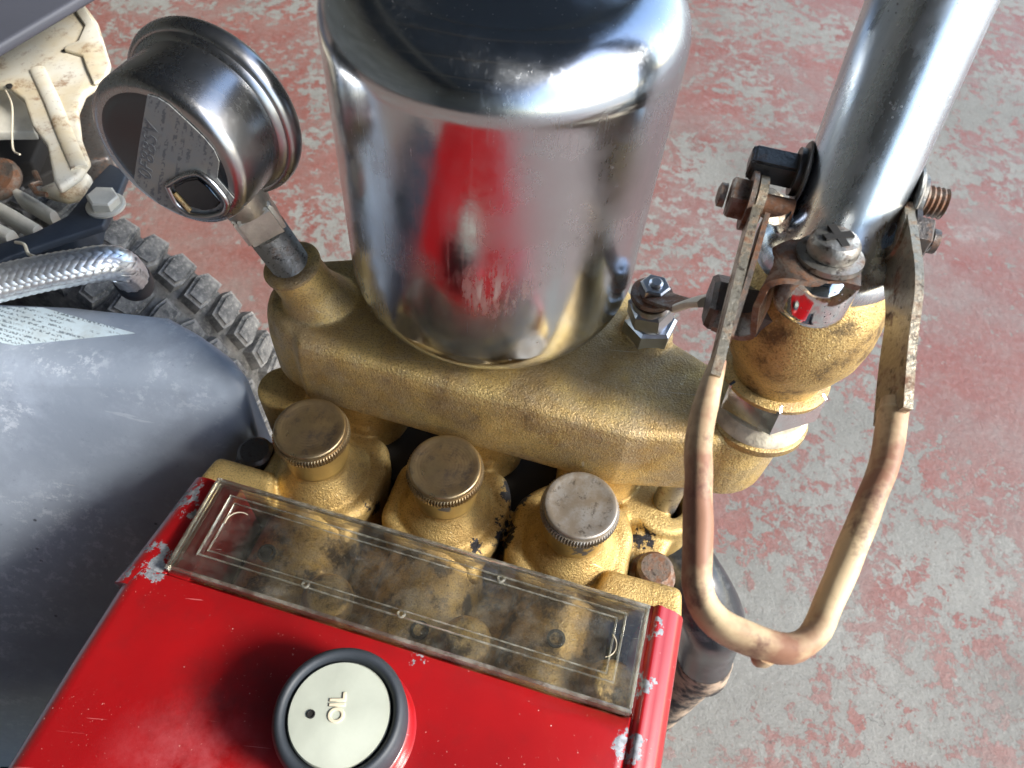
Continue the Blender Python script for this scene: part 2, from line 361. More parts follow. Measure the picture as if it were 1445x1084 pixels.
def label_mat(name, paper, ink, rows, sx, thr=.5, dirt=(.25, .22, .17)):
    t = NT(name)
    sep = t.n('ShaderNodeSeparateXYZ'); t.l(t.tc.outputs['UV'], sep.inputs[0])
    v = t.math('MULTIPLY', sep.outputs[1], rows); fr = t.math('FRACT', v); fl = t.math('FLOOR', v)
    cmb = t.n('ShaderNodeCombineXYZ'); t.l(t.math('MULTIPLY', sep.outputs[0], sx), cmb.inputs[0]); t.l(t.math('MULTIPLY', v, 2.2), cmb.inputs[1]); t.l(t.math('MULTIPLY', fl, 7.3), cmb.inputs[2])
    n1 = t.ramp(t.noise(1, 2, .5, cmb.outputs[0]), thr, thr + .03)
    c2 = t.n('ShaderNodeCombineXYZ'); t.l(t.math('MULTIPLY', sep.outputs[0], 3.0), c2.inputs[0]); t.l(t.math('MULTIPLY', fl, 3.7), c2.inputs[1])
    n2 = t.ramp(t.noise(1, 1, .5, c2.outputs[0]), .42, .46)
    band = t.math('MULTIPLY', t.ramp(fr, .25, .3), t.ramp(fr, .78, .83, 1, 0))
    k = t.math('MULTIPLY', t.math('MULTIPLY', n1, n2), band)
    c = t.mix(t.ramp(t.noise(70, 7, .7), .45, .72, 0, .6), paper, dirt)
    c = t.mix(t.math('MULTIPLY', k, .8), c, ink)
    t.set(Base_Color=c, Roughness=.4)
    return t.m
M['gauge_label'] = label_mat('worn_gauge_label', (.17, .185, .19), (.07, .08, .09), 12, 40, .5)
M['guard_label'] = label_mat('guard_label_print', (.55, .66, .72), (.08, .11, .14), 13, 60, .5, (.32, .34, .33))
M['ink'] = simple('label_ink', (.11, .12, .13), .6).m

# ------------------------------------------------------------------ mesh helpers
def tag(o, label=None, cat=None, group=None, kind=None):
    if label: o['label'] = label
    if cat: o['category'] = cat
    if group: o['group'] = group
    if kind: o['kind'] = kind
    return o
def thing(name, label, cat, loc, group=None):
    o = bpy.data.objects.new(name, None); COL.objects.link(o); o.location = loc; o.empty_display_size = .02
    return tag(o, label, cat, group)
WL = {}
def wloc(o): return WL.get(o.name, Vector(o.location))
def place(name, me, mat, parent):
    """centre the mesh on its own origin and hang it under its parent"""
    if len(me.vertices):
        n = len(me.vertices); a = np.empty(n * 3); me.vertices.foreach_get('co', a); a = a.reshape(-1, 3)
        c = (a.min(0) + a.max(0)) / 2; a -= c; me.vertices.foreach_set('co', a.ravel())
    else: c = np.zeros(3)
    me.update()
    o = bpy.data.objects.new(name, me); COL.objects.link(o)
    if mat is not None:
        me.materials.clear(); me.materials.append(M[mat] if isinstance(mat, str) else mat)
    c = Vector(c); WL[o.name] = c
    if parent is not None: o.parent = parent; o.location = c - wloc(parent)
    else: o.location = c
    return o
def finish(name, bm, mat, parent=None, smooth=40, recalc=True):
    if recalc: bmesh.ops.recalc_face_normals(bm, faces=bm.faces)
    me = bpy.data.meshes.new(name); bm.to_mesh(me); bm.free()
    if smooth:
        for p in me.polygons: p.use_smooth = True
        me.set_sharp_from_angle(angle=R(smooth))
    return place(name, me, mat, parent)
def basis(axis, up=None):
    z = Vector(axis).normalized()
    x = Vector(up) if up is not None else (Vector((1, 0, 0)) if abs(z.x) < .8 else Vector((0, 1, 0)))
    x = (x - z * x.dot(z)).normalized(); return x, z.cross(x), z
def revolve(bm, prof, org, axis, seg=48, up=None, cap=True, wob=0):
    x, y, z = basis(axis, up); org = Vector(org); rings = []
    for r, h in prof:
        if r < 1e-6: rings.append([bm.verts.new(org + z * h)])
        else: rings.append([bm.verts.new(org + z * h + (x * math.cos(2 * PI * i / seg) + y * math.sin(2 * PI * i / seg)) * r) for i in range(seg)])
    for a, b in zip(rings, rings[1:]):
        if len(a) == 1 and len(b) == 1: continue
        for i in range(seg):
            j = (i + 1) % seg
            if len(a) == 1: bm.faces.new((a[0], b[i], b[j]))
            elif len(b) == 1: bm.faces.new((a[i], a[j], b[0]))
            else: bm.faces.new((a[i], a[j], b[j], b[i]))
    if cap:
        if len(rings[0]) > 1: bm.faces.new(rings[0][::-1])
        if len(rings[-1]) > 1: bm.faces.new(rings[-1])
    return rings
def arc(cx, cz, r, a0, a1, n=6): return [(cx + r * math.cos(R(a0 + (a1 - a0) * k / n)), cz + r * math.sin(R(a0 + (a1 - a0) * k / n))) for k in range(n + 1)]
def prism(bm, pts, z0, z1, bev=0, seg=3, inset_top=0):
    """pts: world xy outline; vertical prism"""
    b = bmesh.new()
    lo = [b.verts.new((p[0], p[1], z0)) for p in pts]; hi = [b.verts.new((p[0], p[1], z1)) for p in pts]
    n = len(pts); b.faces.new(lo[::-1]); b.faces.new(hi)
    for i in range(n): b.faces.new((lo[i], lo[(i + 1) % n], hi[(i + 1) % n], hi[i]))
    bmesh.ops.recalc_face_normals(b, faces=b.faces)
    if bev: bmesh.ops.bevel(b, geom=list(b.edges), offset=bev, segments=seg, affect='EDGES', profile=.5, clamp_overlap=True)
    merge(bm, b)
def merge(bm, b, mat=None):
    me = bpy.data.meshes.new('tmp'); b.to_mesh(me); b.free()
    if mat is not None: me.transform(mat)
    bm.from_mesh(me); bpy.data.meshes.remove(me)
def obox(bm, c, ax, ay, az, bev=0, seg=2):
    """oriented box centred on c with full-size edge vectors"""
    b = bmesh.new(); bmesh.ops.create_cube(b, size=1)
    if bev:
        for v in b.verts: v.co = Vector((v.co.x * Vector(ax).length, v.co.y * Vector(ay).length, v.co.z * Vector(az).length))
        bmesh.ops.bevel(b, geom=list(b.edges), offset=bev, segments=seg, affect='EDGES', profile=.5)
        m = Matrix((Vector(ax).normalized(), Vector(ay).normalized(), Vector(az).normalized())).transposed().to_4x4()
    else: m = Matrix((Vector(ax), Vector(ay), Vector(az))).transposed().to_4x4()
    merge(bm, b, Matrix.Translation(c) @ m)
def ubox(bm, u0, u1, v0, v1, z0, z1, bev=0, seg=2):
    obox(bm, W((u0 + u1) / 2, (v0 + v1) / 2, (z0 + z1) / 2), U * (u1 - u0), V * (v1 - v0), Zv * (z1 - z0), bev, seg)
def smooth_path(pts, k=6, closed=False):
    P = [Vector(p) for p in pts]; out = []
    n = len(P)
    for i in range(n - 1):
        p0 = P[max(i - 1, 0)]; p1 = P[i]; p2 = P[i + 1]; p3 = P[min(i + 2, n - 1)]
        for j in range(k):
            s = j / k; out.append(.5 * ((2 * p1) + (p2 - p0) * s + (2 * p0 - 5 * p1 + 4 * p2 - p3) * s * s + (3 * p1 - p0 - 3 * p2 + p3) * s ** 3))
    out.append(P[-1]); return out
def round_path(pts, r, n=6):
    """polyline with its corners rounded"""
    P = [Vector(p) for p in pts]; out = [P[0]]
    for a, b, c in zip(P, P[1:], P[2:]):
        d1 = (a - b); d2 = (c - b); k = min(r, d1.length * .45, d2.length * .45)
        s = b + d1.normalized() * k; e = b + d2.normalized() * k
        for i in range(n + 1):
            q = i / n; out.append(s * (1 - q) ** 2 + b * 2 * q * (1 - q) + e * q * q)
    out.append(P[-1]); return out
def sweep(bm, path, sec, up=Zv, caps=True, scale=None):
    """sec: list of (a,b) in the (side, up) frame"""
    rings = []; n = len(path)
    for i, p in enumerate(path):
        t_ = (path[min(i + 1, n - 1)] - path[max(i - 1, 0)]).normalized()
        s = t_.cross(Vector(up)).normalized(); w = s.cross(t_).normalized()
        k = scale(i / (n - 1)) if scale else 1
        rings.append([bm.verts.new(p + s * a * k + w * b * k) for a, b in sec])
    m = len(sec)
    for a, b in zip(rings, rings[1:]):
        for i in range(m): bm.faces.new((a[i], a[(i + 1) % m], b[(i + 1) % m], b[i]))
    if caps: bm.faces.new(rings[0][::-1]); bm.faces.new(rings[-1])
def circ(r, n=16): return [(r * math.cos(2 * PI * i / n), r * math.sin(2 * PI * i / n)) for i in range(n)]
def ell(a, b, n=20, p=2.0):
    o = []
    for i in range(n):
        c, s = math.cos(2 * PI * i / n), math.sin(2 * PI * i / n)
        o.append((a * abs(c) ** (2 / p) * (1 if c > 0 else -1), b * abs(s) ** (2 / p) * (1 if s > 0 else -1)))
    return o
def tube(bm, path, r, n=16, up=Zv, **k): sweep(bm, path, circ(r, n), up, **k)
def hexa(bm, org, axis, r, h, up=None, bev=.0006, n=6):
    """hex prism with chamfered top"""
    c = r * .10
    revolve(bm, [(r, 0), (r, h - c), (r - c * 1.3, h)], org, axis, n, up)
def remesh(name, bm, mat, parent, vox=.0009, it=6, fac=.5, sub=True):
    """fuse overlapping solids into one cast body with soft fillets, baked to plain mesh"""
    me = bpy.data.meshes.new('tmp'); bmesh.ops.recalc_face_normals(bm, faces=bm.faces); bm.to_mesh(me); bm.free()
    o = bpy.data.objects.new('tmp', me); COL.objects.link(o)
    r = o.modifiers.new('r', 'REMESH'); r.mode = 'VOXEL'; r.voxel_size = vox; r.adaptivity = 0
    s = o.modifiers.new('s', 'SMOOTH'); s.factor = fac; s.iterations = it
    dg = bpy.context.evaluated_depsgraph_get(); ev = o.evaluated_get(dg)
    m2 = bpy.data.meshes.new_from_object(ev); bpy.data.objects.remove(o)
    for p in m2.polygons: p.use_smooth = True
    m2.name = name
    return place(name, m2, mat, parent)
def text_obj(name, s, size, mat4, mat, parent, ext=.0, align='CENTER', bev=0, xs=1):
    cu = bpy.data.curves.new('t', 'FONT'); cu.body = s; cu.size = size; cu.extrude = ext; cu.align_x = align; cu.align_y = 'CENTER'; cu.bevel_depth = bev; cu.bevel_resolution = 2
    cu.offset = 0
    o = bpy.data.objects.new('t', cu); COL.objects.link(o)
    dg = bpy.context.evaluated_depsgraph_get(); me = bpy.data.meshes.new_from_object(o.evaluated_get(dg)); bpy.data.objects.remove(o)
    me.transform(mat4 @ Matrix.Diagonal((xs, 1, 1, 1))); me.name = name
    return place(name, me, mat, parent)

# ------------------------------------------------------------------ setting
bm = bmesh.new()
c = [bm.verts.new(p) for p in ((-60, -60, FLOOR - .004), (60, -60, FLOOR - .004), (60, 60, FLOOR - .004), (-60, 60, FLOOR - .004))]; bm.faces.new(c)
tag(finish('ground', bm, 'yard', None, 0), kind='structure')
bm = bmesh.new()
c = [bm.verts.new(p) for p in ((-3, -4.3, FLOOR), (2.2, -4.3, FLOOR), (2.2, 5, FLOOR), (-3, 5, FLOOR))]; bm.faces.new(c)
tag(finish('floor', bm, 'floor', None, 0), kind='structure')
# unseen garage shell, added for the polished parts to mirror: dark roof with purlins, boarded sides, open towards the sun
bm = bmesh.new(); obox(bm, Vector((-.75, .3, 2.35)), Vector((4.1, 0, 0)), Vector((0, 9.0, 0)), Vector((0, 0, .04)))
ceil = tag(finish('ceiling', bm, 'ceiling', None, 0), kind='structure')
for i in range(6):
    bm = bmesh.new(); obox(bm, Vector((-.75, -3.4 + i * 1.5, 2.27)), Vector((4.0, 0, 0)), Vector((0, .05, 0)), Vector((0, 0, .10)))
    finish('beam', bm, 'beam', ceil, 0)
for x in (-1.6, .95):
    bm = bmesh.new(); obox(bm, Vector((x, .3, 2.12)), Vector((.08, 0, 0)), Vector((0, 8.8, 0)), Vector((0, 0, .16)))
    finish('rafter', bm, 'beam', ceil, 0)
def board_wall(name, p0, p1, h):
    p0 = Vector(p0); p1 = Vector(p1); d = p1 - p0; n = int(d.length / .22); nrm = Vector((-d.y, d.x, 0)).normalized()
    bm = bmesh.new(); obox(bm, (p0 + p1) / 2 + Zv * (FLOOR + h / 2) - nrm * .03, d, nrm * .03, Zv * h)
    w = tag(finish(name, bm, 'wall', None, 0), kind='structure')
    return w
board_wall('wall_left', (-2.8, -4.1, 0), (-2.8, 4.7, 0), 2.7)
board_wall('wall_front', (-2.8, -4.1, 0), (1.3, -4.1, 0), 2.7)
board_wall('wall_back', (-2.8, 4.7, 0), (1.2, 4.7, 0), 2.7)

# ------------------------------------------------------------------ THE PUMP
pump = thing('pressure_pump', 'red and gold three plunger pressure pump with polished steel air chamber and gauge', 'pump', W(0, 0, FLOOR))

# crankcase: hollow at the front under the inspection cover
ZT = -.021
bm = bmesh.new()
b = bmesh.new()
def box_uv(bmm, u0, u1, v0, v1, z0, z1, bev, seg=4): ubox(bmm, u0, u1, v0, v1, z0, z1, bev, seg)
# side profile of the box swept along v: rounded shoulders and a raised ridge near the right edge
def crank_section(zt, drop=0):
    zr = zt; zt = zt - drop
    s = [(-.104, -.20)]
    s += [(-.104, zt - .030)] + [(-.095 + .009 * math.cos(R(a)), zt - .0095 + .0095 * math.sin(R(a))) for a in range(165, 89, -15)]
    s += [(-.05, zt + .0008), (0, zt + .0012), (.05, zt + .0008), (.0860, zt)]
    zt = zr
    s += [(.0885, zt - .0004), (.0895, zt - .0022), (.0902, zt - .0022), (.0915, zt + .0004), (.0927, zt + .0007), (.0942, zt - .0003)]
    s += [(.0945 + .0085 * math.cos(R(a)), zt - .009 + .0085 * math.sin(R(a))) for a in range(80, -1, -16)]
    s += [(.1035, zt - .03), (.1035, -.20)]
    return s
def loft(bm, secs, vs, cap=True):
    rings = [[bm.verts.new(W(u, v, z)) for u, z in sec] for sec, v in zip(secs, vs)]
    m = len(rings[0])
    for a, b_ in zip(rings, rings[1:]):
        for i in range(m): bm.faces.new((a[i], a[(i + 1) % m], b_[(i + 1) % m], b_[i]))
    if cap: bm.faces.new(rings[0]); bm.faces.new(rings[-1][::-1])
# v stations; near the cover the top rolls down a little to the opening lip
loft(bm, [crank_section(ZT), crank_section(ZT), crank_section(ZT, -.0008), crank_section(ZT), crank_section(ZT, .0008), crank_section(ZT, .003)],
     [-.30, -.16, -.10, -.070, -.0645, -.0632])
body = finish('crankcase', bm, 'red', pump, 50)
bm = bmesh.new()
loft(bm, [[(.0888, -.12), (.0888, ZT - .0030), (.0895, ZT - .0022), (.0902, ZT - .0022), (.0915, ZT + .0004), (.0927, ZT + .0007), (.0942, ZT - .0003)] +
          [(.0945 + .0085 * math.cos(R(a)), ZT - .009 + .0085 * math.sin(R(a))) for a in range(80, -1, -16)] + [(.1035, ZT - .03), (.1035, -.12)]] * 2, [-.0632, -.0215])
finish('side_rail', bm, 'red', pump, 50)
bm = bmesh.new()
loft(bm, [[(-.1065 - e, -.12), (-.1055 - e, ZT - .022)] + [(-.0965 - e + .009 * math.cos(R(a)), ZT - .0095 + .0085 * math.sin(R(a))) for a in range(170, 89, -16)] + [(-.0885, ZT - .0015), (-.0878, ZT - .003), (-.0878, -.12)] for e in (.002, 0, -.004)],
     [-.0715, -.06, -.0235])
finish('side_rail', bm, 'red', pump, 50)
# well under the cover: grimy casting with three crosshead bores and drain holes
bm = bmesh.new()
ubox(bm, -.088, .089, -.066, -.016, -.080, -.060)
for uc in (-.056, 0, .056):
    for k in range(1):
        revolve(bm, [(.0215, 0), (.0215, .046)], W(uc + .002, -.064, -.058), V, 40)
    revolve(bm, [(.010, 0), (.010, .02), (.008, .024)], W(uc + .022, -.052, -.052), Zv + U * .2, 24)
ubox(bm, -.088, .089, -.066, -.058, -.080, -.036)
remesh('plunger_housing', bm, 'gold_sooty', pump, .0012, 5)
for uc, vv, zz in ((-.062, -.041, -.0362), (-.030, -.050, -.0400), (.007, -.052, -.0366), (.030, -.046, -.040), (.058, -.040, -.0362)):
    bm = bmesh.new(); revolve(bm, [(.0033, -.002), (.0036, .0006), (.0026, .0008), (.0024, -.0015), (0, -.0015)], W(uc, vv, zz), Zv, 20)
    finish('drain_hole', bm, 'dark', pump)
bm = bmesh.new(); ubox(bm, -.0882, -.0790, -.064, -.023, -.060, ZT - .0015, .001); finish('cover_ledge', bm, 'red', pump, 30)
# clear cover
cov = None
Z1 = -.0165
bm = bmesh.new()
C0, C1, D0, D1 = -.0868, .0878, -.0628, -.0245
ubox(bm, C0, C1, D0, D1, Z1 - .0022, Z1, .0008, 2)
cover = finish('inspection_cover', bm, 'clear', pump); cover['label'] = 'yellowed clear plastic inspection cover with ribbed rim'
def frame(bm, u0, u1, v0, v1, w, z0, z1):
    for (a, b_, c_, d_) in ((u0, u1, v0, v0 + w), (u0, u1, v1 - w, v1), (u0, u0 + w, v0 + w, v1 - w), (u1 - w, u1, v0 + w, v1 - w)):
        ubox(bm, a, b_, c_, d_, z0, z1, min(w, z1 - z0) * .3, 2)
for (a, b_, c_, d_, w, z0, z1) in ((C0 + .0085, C1 - .0075, D0 + .0070, D1 - .0055, .0007, Z1 + .0002, Z1 + .0014), (C0 + .0115, C1 - .0105, D0 + .0095, D1 - .0080, .0006, Z1 + .0002, Z1 + .0010), (C0 - .0004, C1 + .0004, D0 - .0006, D1 + .0004, .0016, Z1 - .0055, Z1 + .0003)):
    bm = bmesh.new(); frame(bm, a, b_, c_, d_, w, z0, z1); finish('rib', bm, 'clear_edge', cover)
for uu, vv in ((.002, D0 + .0083), (.0325, D1 - .0068), (-.035, D0 + .0083)):
    bm = bmesh.new(); revolve(bm, arc(.0012, 0, .0004, 0, 360, 8), W(uu, vv, Z1 + .0014), Zv, 16, cap=False); finish('moulding_mark', bm, 'clear_edge', cover)
for uu, vv, r_, a0 in ((-.070, -.040, .0048, 1.2), (.074, -.043, .0048, -1.2)):
    bm = bmesh.new(); tube(bm, [W(uu + r_ * math.cos(a0 + k * .22), vv + r_ * math.sin(a0 + k * .22), Z1 + .0004) for k in range(11)], .0002, 6); finish('fibre', bm, 'letter', cover)

# oil cap with red neck
OC = (-.0017, -.0945)
bm = bmesh.new(); revolve(bm, [(.0245, ZT - .002), (.0225, ZT + .0015), (.0215, ZT + .003), (.0212, -.010), (.020, -.009)], W(*OC, 0), Zv, 64)
finish('oil_filler_neck', bm, 'red', pump, 60)
bm = bmesh.new(); revolve(bm, [(.0175, -.009), (.0204, -.0085), (.0207, -.004), (.0206, .0015), (.0198, .0042), (.0188, .0055), (.0176, .0055), (.0168, .0045), (.0164, .0030), (.0160, .0022), (.0158, .0010), (0, .0010)], W(*OC, 0), Zv, 72)
oil = finish('oil_cap', bm, 'ring', pump, 60)
bm = bmesh.new(); revolve(bm, [(.0154, .0012), (.0157, .0032), (.0152, .0041), (.012, .0045), (.006, .0050), (0, .0051)], W(*OC, 0), Zv, 64)
disc = finish('cap_disc', bm, 'cream_cap', oil, 50)
ta = R(90 + 6)
tm = Matrix.Translation(Vector(W(*OC, .0051)) + at(477, 998, .0051) - at(478, 1005, .0051)) @ Matrix.Rotation(ta, 4, 'Z')
text_obj('lettering', 'OIL', .0066, tm, 'letter', oil, .0002, bev=.00025, xs=.85)
bm = bmesh.new(); p = at(439, 1008, .0049); revolve(bm, [(.0013, -.0005), (.0013, .0003), (.0010, .0004), (.0009, .0), (0, .0)], p, Zv, 16); finish('vent_hole', bm, 'dark', oil)

# pump head casting
CAPS = (-.0565, 0.0, .0535)
CAPS = tuple((at(x, y, 0) - O0).dot(U) for x, y in ((436, 603), (628, 656), (820, 712)))
bm = bmesh.new()
def poly(pts, z0, z1, bev, bmx=None):
    prism(bmx if bmx is not None else bm, [W(u, v, 0)[:2] for u, v in pts], z0, z1, bev)
for uc in CAPS:
    r = .0262
    poly([(uc - r, -.012), (uc - .017, -.022), (uc + .017, -.022), (uc + r, -.010), (uc + r, .012), (uc + .020, .024), (uc - .016, .026), (uc - r, .014)], -.10, -.036, .005)
    revolve(bm, [(.024, -.06), (.0225, -.040), (.0175, -.0325), (.0145, -.029), (.0125, -.0255), (.0120, -.018)], W(uc, 0, 0), Zv, 40)
    # valve tower behind, rising into the manifold
    poly([(uc - .012, .022), (uc + .014, .022), (uc + .018, .06), (uc - .016, .06)], -.1, -.030, .004)
    revolve(bm, [(.017, -.05), (.0165, -.012)], W(uc + .006, .040, 0), Zv, 36)
    poly([(uc + .0, -.026), (uc + .022, -.026), (uc + .021, -.004), (uc + .005, -.004)], -.06, -.042, .004)
ubox(bm, -.084, .085, -.020, .045, -.11, -.066)
# mounting lugs either side
poly([(-.103, -.0225), (-.1005, -.0085), (-.074, -.0085), (-.068, -.0225)], -.062, -.0310, .003)
poly([(-.100, -.012), (-.098, .004), (-.080, .008), (-.068, -.0), (-.068, -.012)], -.075, -.046, .003)
poly([(.0665, -.0225), (.0705, -.0085), (.1015, -.0075), (.1035, -.0225)], -.062, -.0300, .003)
poly([(.072, -.012), (.074, .004), (.094, .006), (.1005, -.012)], -.075, -.046, .003)
# rear right lug with tie-bolt eye
poly([(.079, .0), (.092, .002), (.0975, .020), (.090, .03), (.078, .03)], -.085, -.045, .003)
poly([(.070, .020), (.094, .020), (.094, .045), (.070, .045)], -.085, -.040, .004)
b = []
revolve(bm, [(.0165, -.09), (.0165, -.042), (.0150, -.040), (.0088, -.040), (.0086, -.062), (0, -.062)], W(.090, .034, 0), Zv, 36)
revolve(bm, [(.0115, -.09), (.0115, -.020)], W(-.084, .026, 0), Zv, 30)
head = remesh('pump_head', bm, 'gold_head', pump, .00085, 5)
bm = bmesh.new(); revolve(bm, [(.0056, -.066), (.0056, -.0415), (.0056, -.012), (0, -.012)], W(.090, .0335, 0), Zv, 24)
tb = finish('tie_bolt', bm, 'bolt', pump)
for (u_, v_, z_, m_, kk_) in ((-.0890, .0005, -.0455, 'rust_dark', .3), (.0905, .0000, -.0455, 'rust', .1)):
    bm = bmesh.new(); revolve(bm, [(.0098, 0), (.0098, .0012), (.0090, .0016)], W(u_, v_, z_), Zv, 28); revolve(bm, [(.0074, .0016), (.0076, .0080), (.0062, .0092), (0, .0092)], W(u_, v_, z_), Zv, 24)
    finish('flange_bolt', bm, m_, pump, 30)

bm = bmesh.new(); ubox(bm, -.082, .083, .012, .052, -.12, -.050); finish('gap_shade_block', bm, 'dark', pump, 0)  # dark block added between the lobes, its colour stands in for shade
# grease caps
capm = ('brass', 'brass', 'brass_grey')
lab = ('smooth brown brass cap', 'brass cap with grey scuff and chipped barrel', 'cap with painted grey sky reflection and peeling gold barrel')
for i, uc in enumerate(CAPS):
    bm = bmesh.new()
    revolve(bm, [(.0112, -.0235), (.0126, -.0225), (.0130, -.020), (.0131, -.0095), (.0136, -.0070), (.0138, -.006)], W(uc, 0, 0), Zv, 64)
    g = finish('grease_cap', bm, 'barrel', pump, 50); g['label'] = lab[i]
    bm = bmesh.new(); r0, r1 = .01435, .01525; n = 78; rings = []
    for zz, s_ in ((-.0078, 0), (-.0066, 1), (-.0040, 1), (-.0030, .15)):
        rings.append([bm.verts.new(W(uc, 0, 0) + Vector((math.cos(2 * PI * k / (n * 2) + .1 * i), math.sin(2 * PI * k / (n * 2) + .1 * i), 0)) * (r0 + (r1 - r0) * s_ * (k % 2)) + Zv * zz) for k in range(n * 2)])
    for a_, b_ in zip(rings, rings[1:]):
        for k in range(n * 2): bm.faces.new((a_[k], a_[(k + 1) % (2 * n)], b_[(k + 1) % (2 * n)], b_[k]))
    bm.faces.new(rings[0]); bm.faces.new(rings[-1])
    finish('knurled_ring', bm, capm[i], g, 20)
    bm = bmesh.new()
    revolve(bm, [(.0141, -.0034), (.0141, -.0022)] + arc(.0132, -.0014, .0009, 0, 90, 4) + [(.0118, -.0006), (.0110, -.0008), (.006, -.0007), (0, -.0006)], W(uc, 0, 0), Zv, 72)
    finish('cap_top', bm, capm[i], g, 35)

# manifold casting
def larc(cu, cv, r, a0, a1, n): return [(cu + r * math.cos(R(a0 + (a1 - a0) * k / n)), cv + r * math.sin(R(a0 + (a1 - a0) * k / n))) for k in range(n + 1)]
def mani(ins):
    o = [(-.066, .0168 + ins), (0, .0160 + ins), (.064, .0160 + ins)]
    o += larc(.1010, .0455, .0215 - ins, -100, 75, 14)
    o += [(.088, .064 - ins), (.070, .072 - ins), (.045, .098 - ins), (0, .112 - ins), (-.040, .098 - ins), (-.060, .074 - ins)]
    o += larc(-.0665, .0445, .0245 - ins, 115, 262, 12)
    return o
bm = bmesh.new()
rings = [[bm.verts.new(W(u, v, z)) for u, v in mani(i_)] for i_, z in ((.007, -.0125), (.0020, -.0110), (.0003, -.0080), (.0003, .009), (.0014, .0195), (.0026, .0232), (.0046, .0250), (.009, .0256))]
m = len(rings[0])
for a_, b_ in zip(rings, rings[1:]):
    for i in range(m): bm.faces.new((a_[i], a_[(i + 1) % m], b_[(i + 1) % m], b_[i]))
bm.faces.new(rings[0][::-1]); bm.faces.new(rings[-1])
revolve(bm, [(.036, .02), (.036, .0265), (.034, .0278)], W(-.004, .0727, 0), Zv, 60)
revolve(bm, [(.0175, .0), (.0175, .0245), (.0165, .0258)], W(.1035, .0450, 0), Zv, 48)
revolve(bm, [(.0105, .0), (.0105, .0265), (.0095, .028)], W(.062, .0675, 0), Zv, 32)
# gauge boss leans to the left
GB = W(-.0665, .0435, .018)
DG = .245
g_ax = None
rr = ray(234, 222.3); e_ = Vector(MC @ np.array([.739, .6737, 0])); e_ = (e_ - rr * e_.dot(rr)).normalized(); g_ax = (rr * .5858 + e_ * .8105).normalized()
CB = Vector(CAMP) + rr * DG
GC = CB + g_ax * .014
s_ax = (GC - GB).normalized(); s_ax = (s_ax - g_ax * s_ax.dot(g_ax) * .0).normalized()
revolve(bm, [(.0165, -.004), (.0150, .006), (.0125, .012), (.0108, .017), (.0103, .0295)], GB, s_ax, 40)
manifold = remesh('manifold', bm, 'gold', pump, .0008, 4)
RB0 = 0; LB = (GC - GB).length - .028
print('stem len', LB, 'gauge centre', GC)
bm = bmesh.new(); revolve(bm, [(.0100, .028), (.0112, .0288), (.0112, .0300), (.0100, .0310), (.0072, .031)], GB, s_ax, 40); finish('port_collar', bm, 'boss', manifold)
# scratches are in the material; small casting nibs
# air chamber
DC = W(-.004, .0727, 0)
bm = bmesh.new(); r = .0537; zb, ztp, fb, ft = .0275, .155, .019, .018
pr = [(0, zb)] + [(r + .001 - fb + fb * math.sin(a), zb + fb - fb * math.cos(a)) for a in np.linspace(0, PI / 2, 12)]
pr += [(r + .0010 * (1 - k / 8) ** 1.5, zb + fb + (ztp - ft - zb - fb) * k / 8) for k in range(1, 8)]
pr += [(r - ft + ft * math.cos(a), ztp - ft + ft * math.sin(a)) for a in np.linspace(0, PI / 2, 14)]
rt = r - ft; pr += [(rt * (1 - k / 8), ztp + .006 * (1 - (1 - k / 8) ** 2)) for k in range(1, 9)]
revolve(bm, pr, DC, Zv, 128)
air = finish('air_chamber', bm, 'steel', pump, 60)

# ------------------------------------------------------------------ gauge
bm = bmesh.new(); RB = .0243; L_ = .0225
prof = [(0, .0), (RB - .0035, 0), (RB - .0022, .0002), (RB - .0006, .0014), (RB, .0032), (RB + .0002, .012), (RB, L_)]
revolve(bm, prof, CB, g_ax, 96)
gauge = finish('pressure_gauge', bm, 'gauge', pump, 40); gauge['label'] = 'round steel pressure gauge seen from behind'
bm = bmesh.new(); RZ = .0284
revolve(bm, [(RB - .001, L_ - .0025), (RB + .0012, L_ - .0012), (RB + .0018, L_ - .0002)] + [(RZ - .0022 + .0024 * math.cos(R(a)), L_ + .0032 + .0036 * math.sin(R(a))) for a in range(-80, 91, 17)] + [(RB - .001, L_ + .0075), (RB - .003, L_ + .006), (0, L_ + .006)], CB, g_ax, 96)
finish('bezel', bm, 'gauge', gauge, 50)
# back plate (slightly dished), label, blow-out plug
gx = -s_ax; gx = (gx - g_ax * gx.dot(g_ax)).normalized(); gy = (-g_ax).cross(gx)        # in-plane axes, gx = down towards the stem
bm = bmesh.new(); revolve(bm, [(RB - .0036, .0002), (RB - .0050, -.0001), (RB - .007, -.0002), (0, -.0002)], CB, g_ax, 80); finish('back_plate', bm, 'gauge_back', gauge, 30)
# screen directions on the plate for placing label corners from the photo
def onplate(x, y, off=.0005):
    rr_ = ray(x, y); n = g_ax; o = Vector(CAMP); P0 = CB - g_ax * off
    t_ = (P0 - o).dot(n) / rr_.dot(n); return o + rr_ * t_
lab_px = [(208, 134), (222, 138), (238, 148), (262, 170), (287, 194), (302, 212), (309, 228), (306, 252), (330, 280), (318, 302), (290, 312), (262, 306), (225, 288), (195, 262), (189, 254), (196, 205)]
bm = bmesh.new(); vs = [bm.verts.new(onplate(x, y)) for x, y in lab_px]; fc_ = bm.faces.new(vs)
uvl = bm.loops.layers.uv.new('UVMap')
for lp in fc_.loops:
    i = vs.index(lp.vert); x, y = lab_px[i]; lp[uvl].uv = ((y - 130) / 190 + (x - 190) * -.0008, (x - 190 - (254 - y) * .15) / 130)
ex = bmesh.ops.extrude_face_region(bm, geom=[fc_]); [setattr(v, 'co', v.co + g_ax * .0003) for v in ex['geom'] if isinstance(v, bmesh.types.BMVert)]
finish('rating_label', bm, 'gauge_label', gauge, 0)
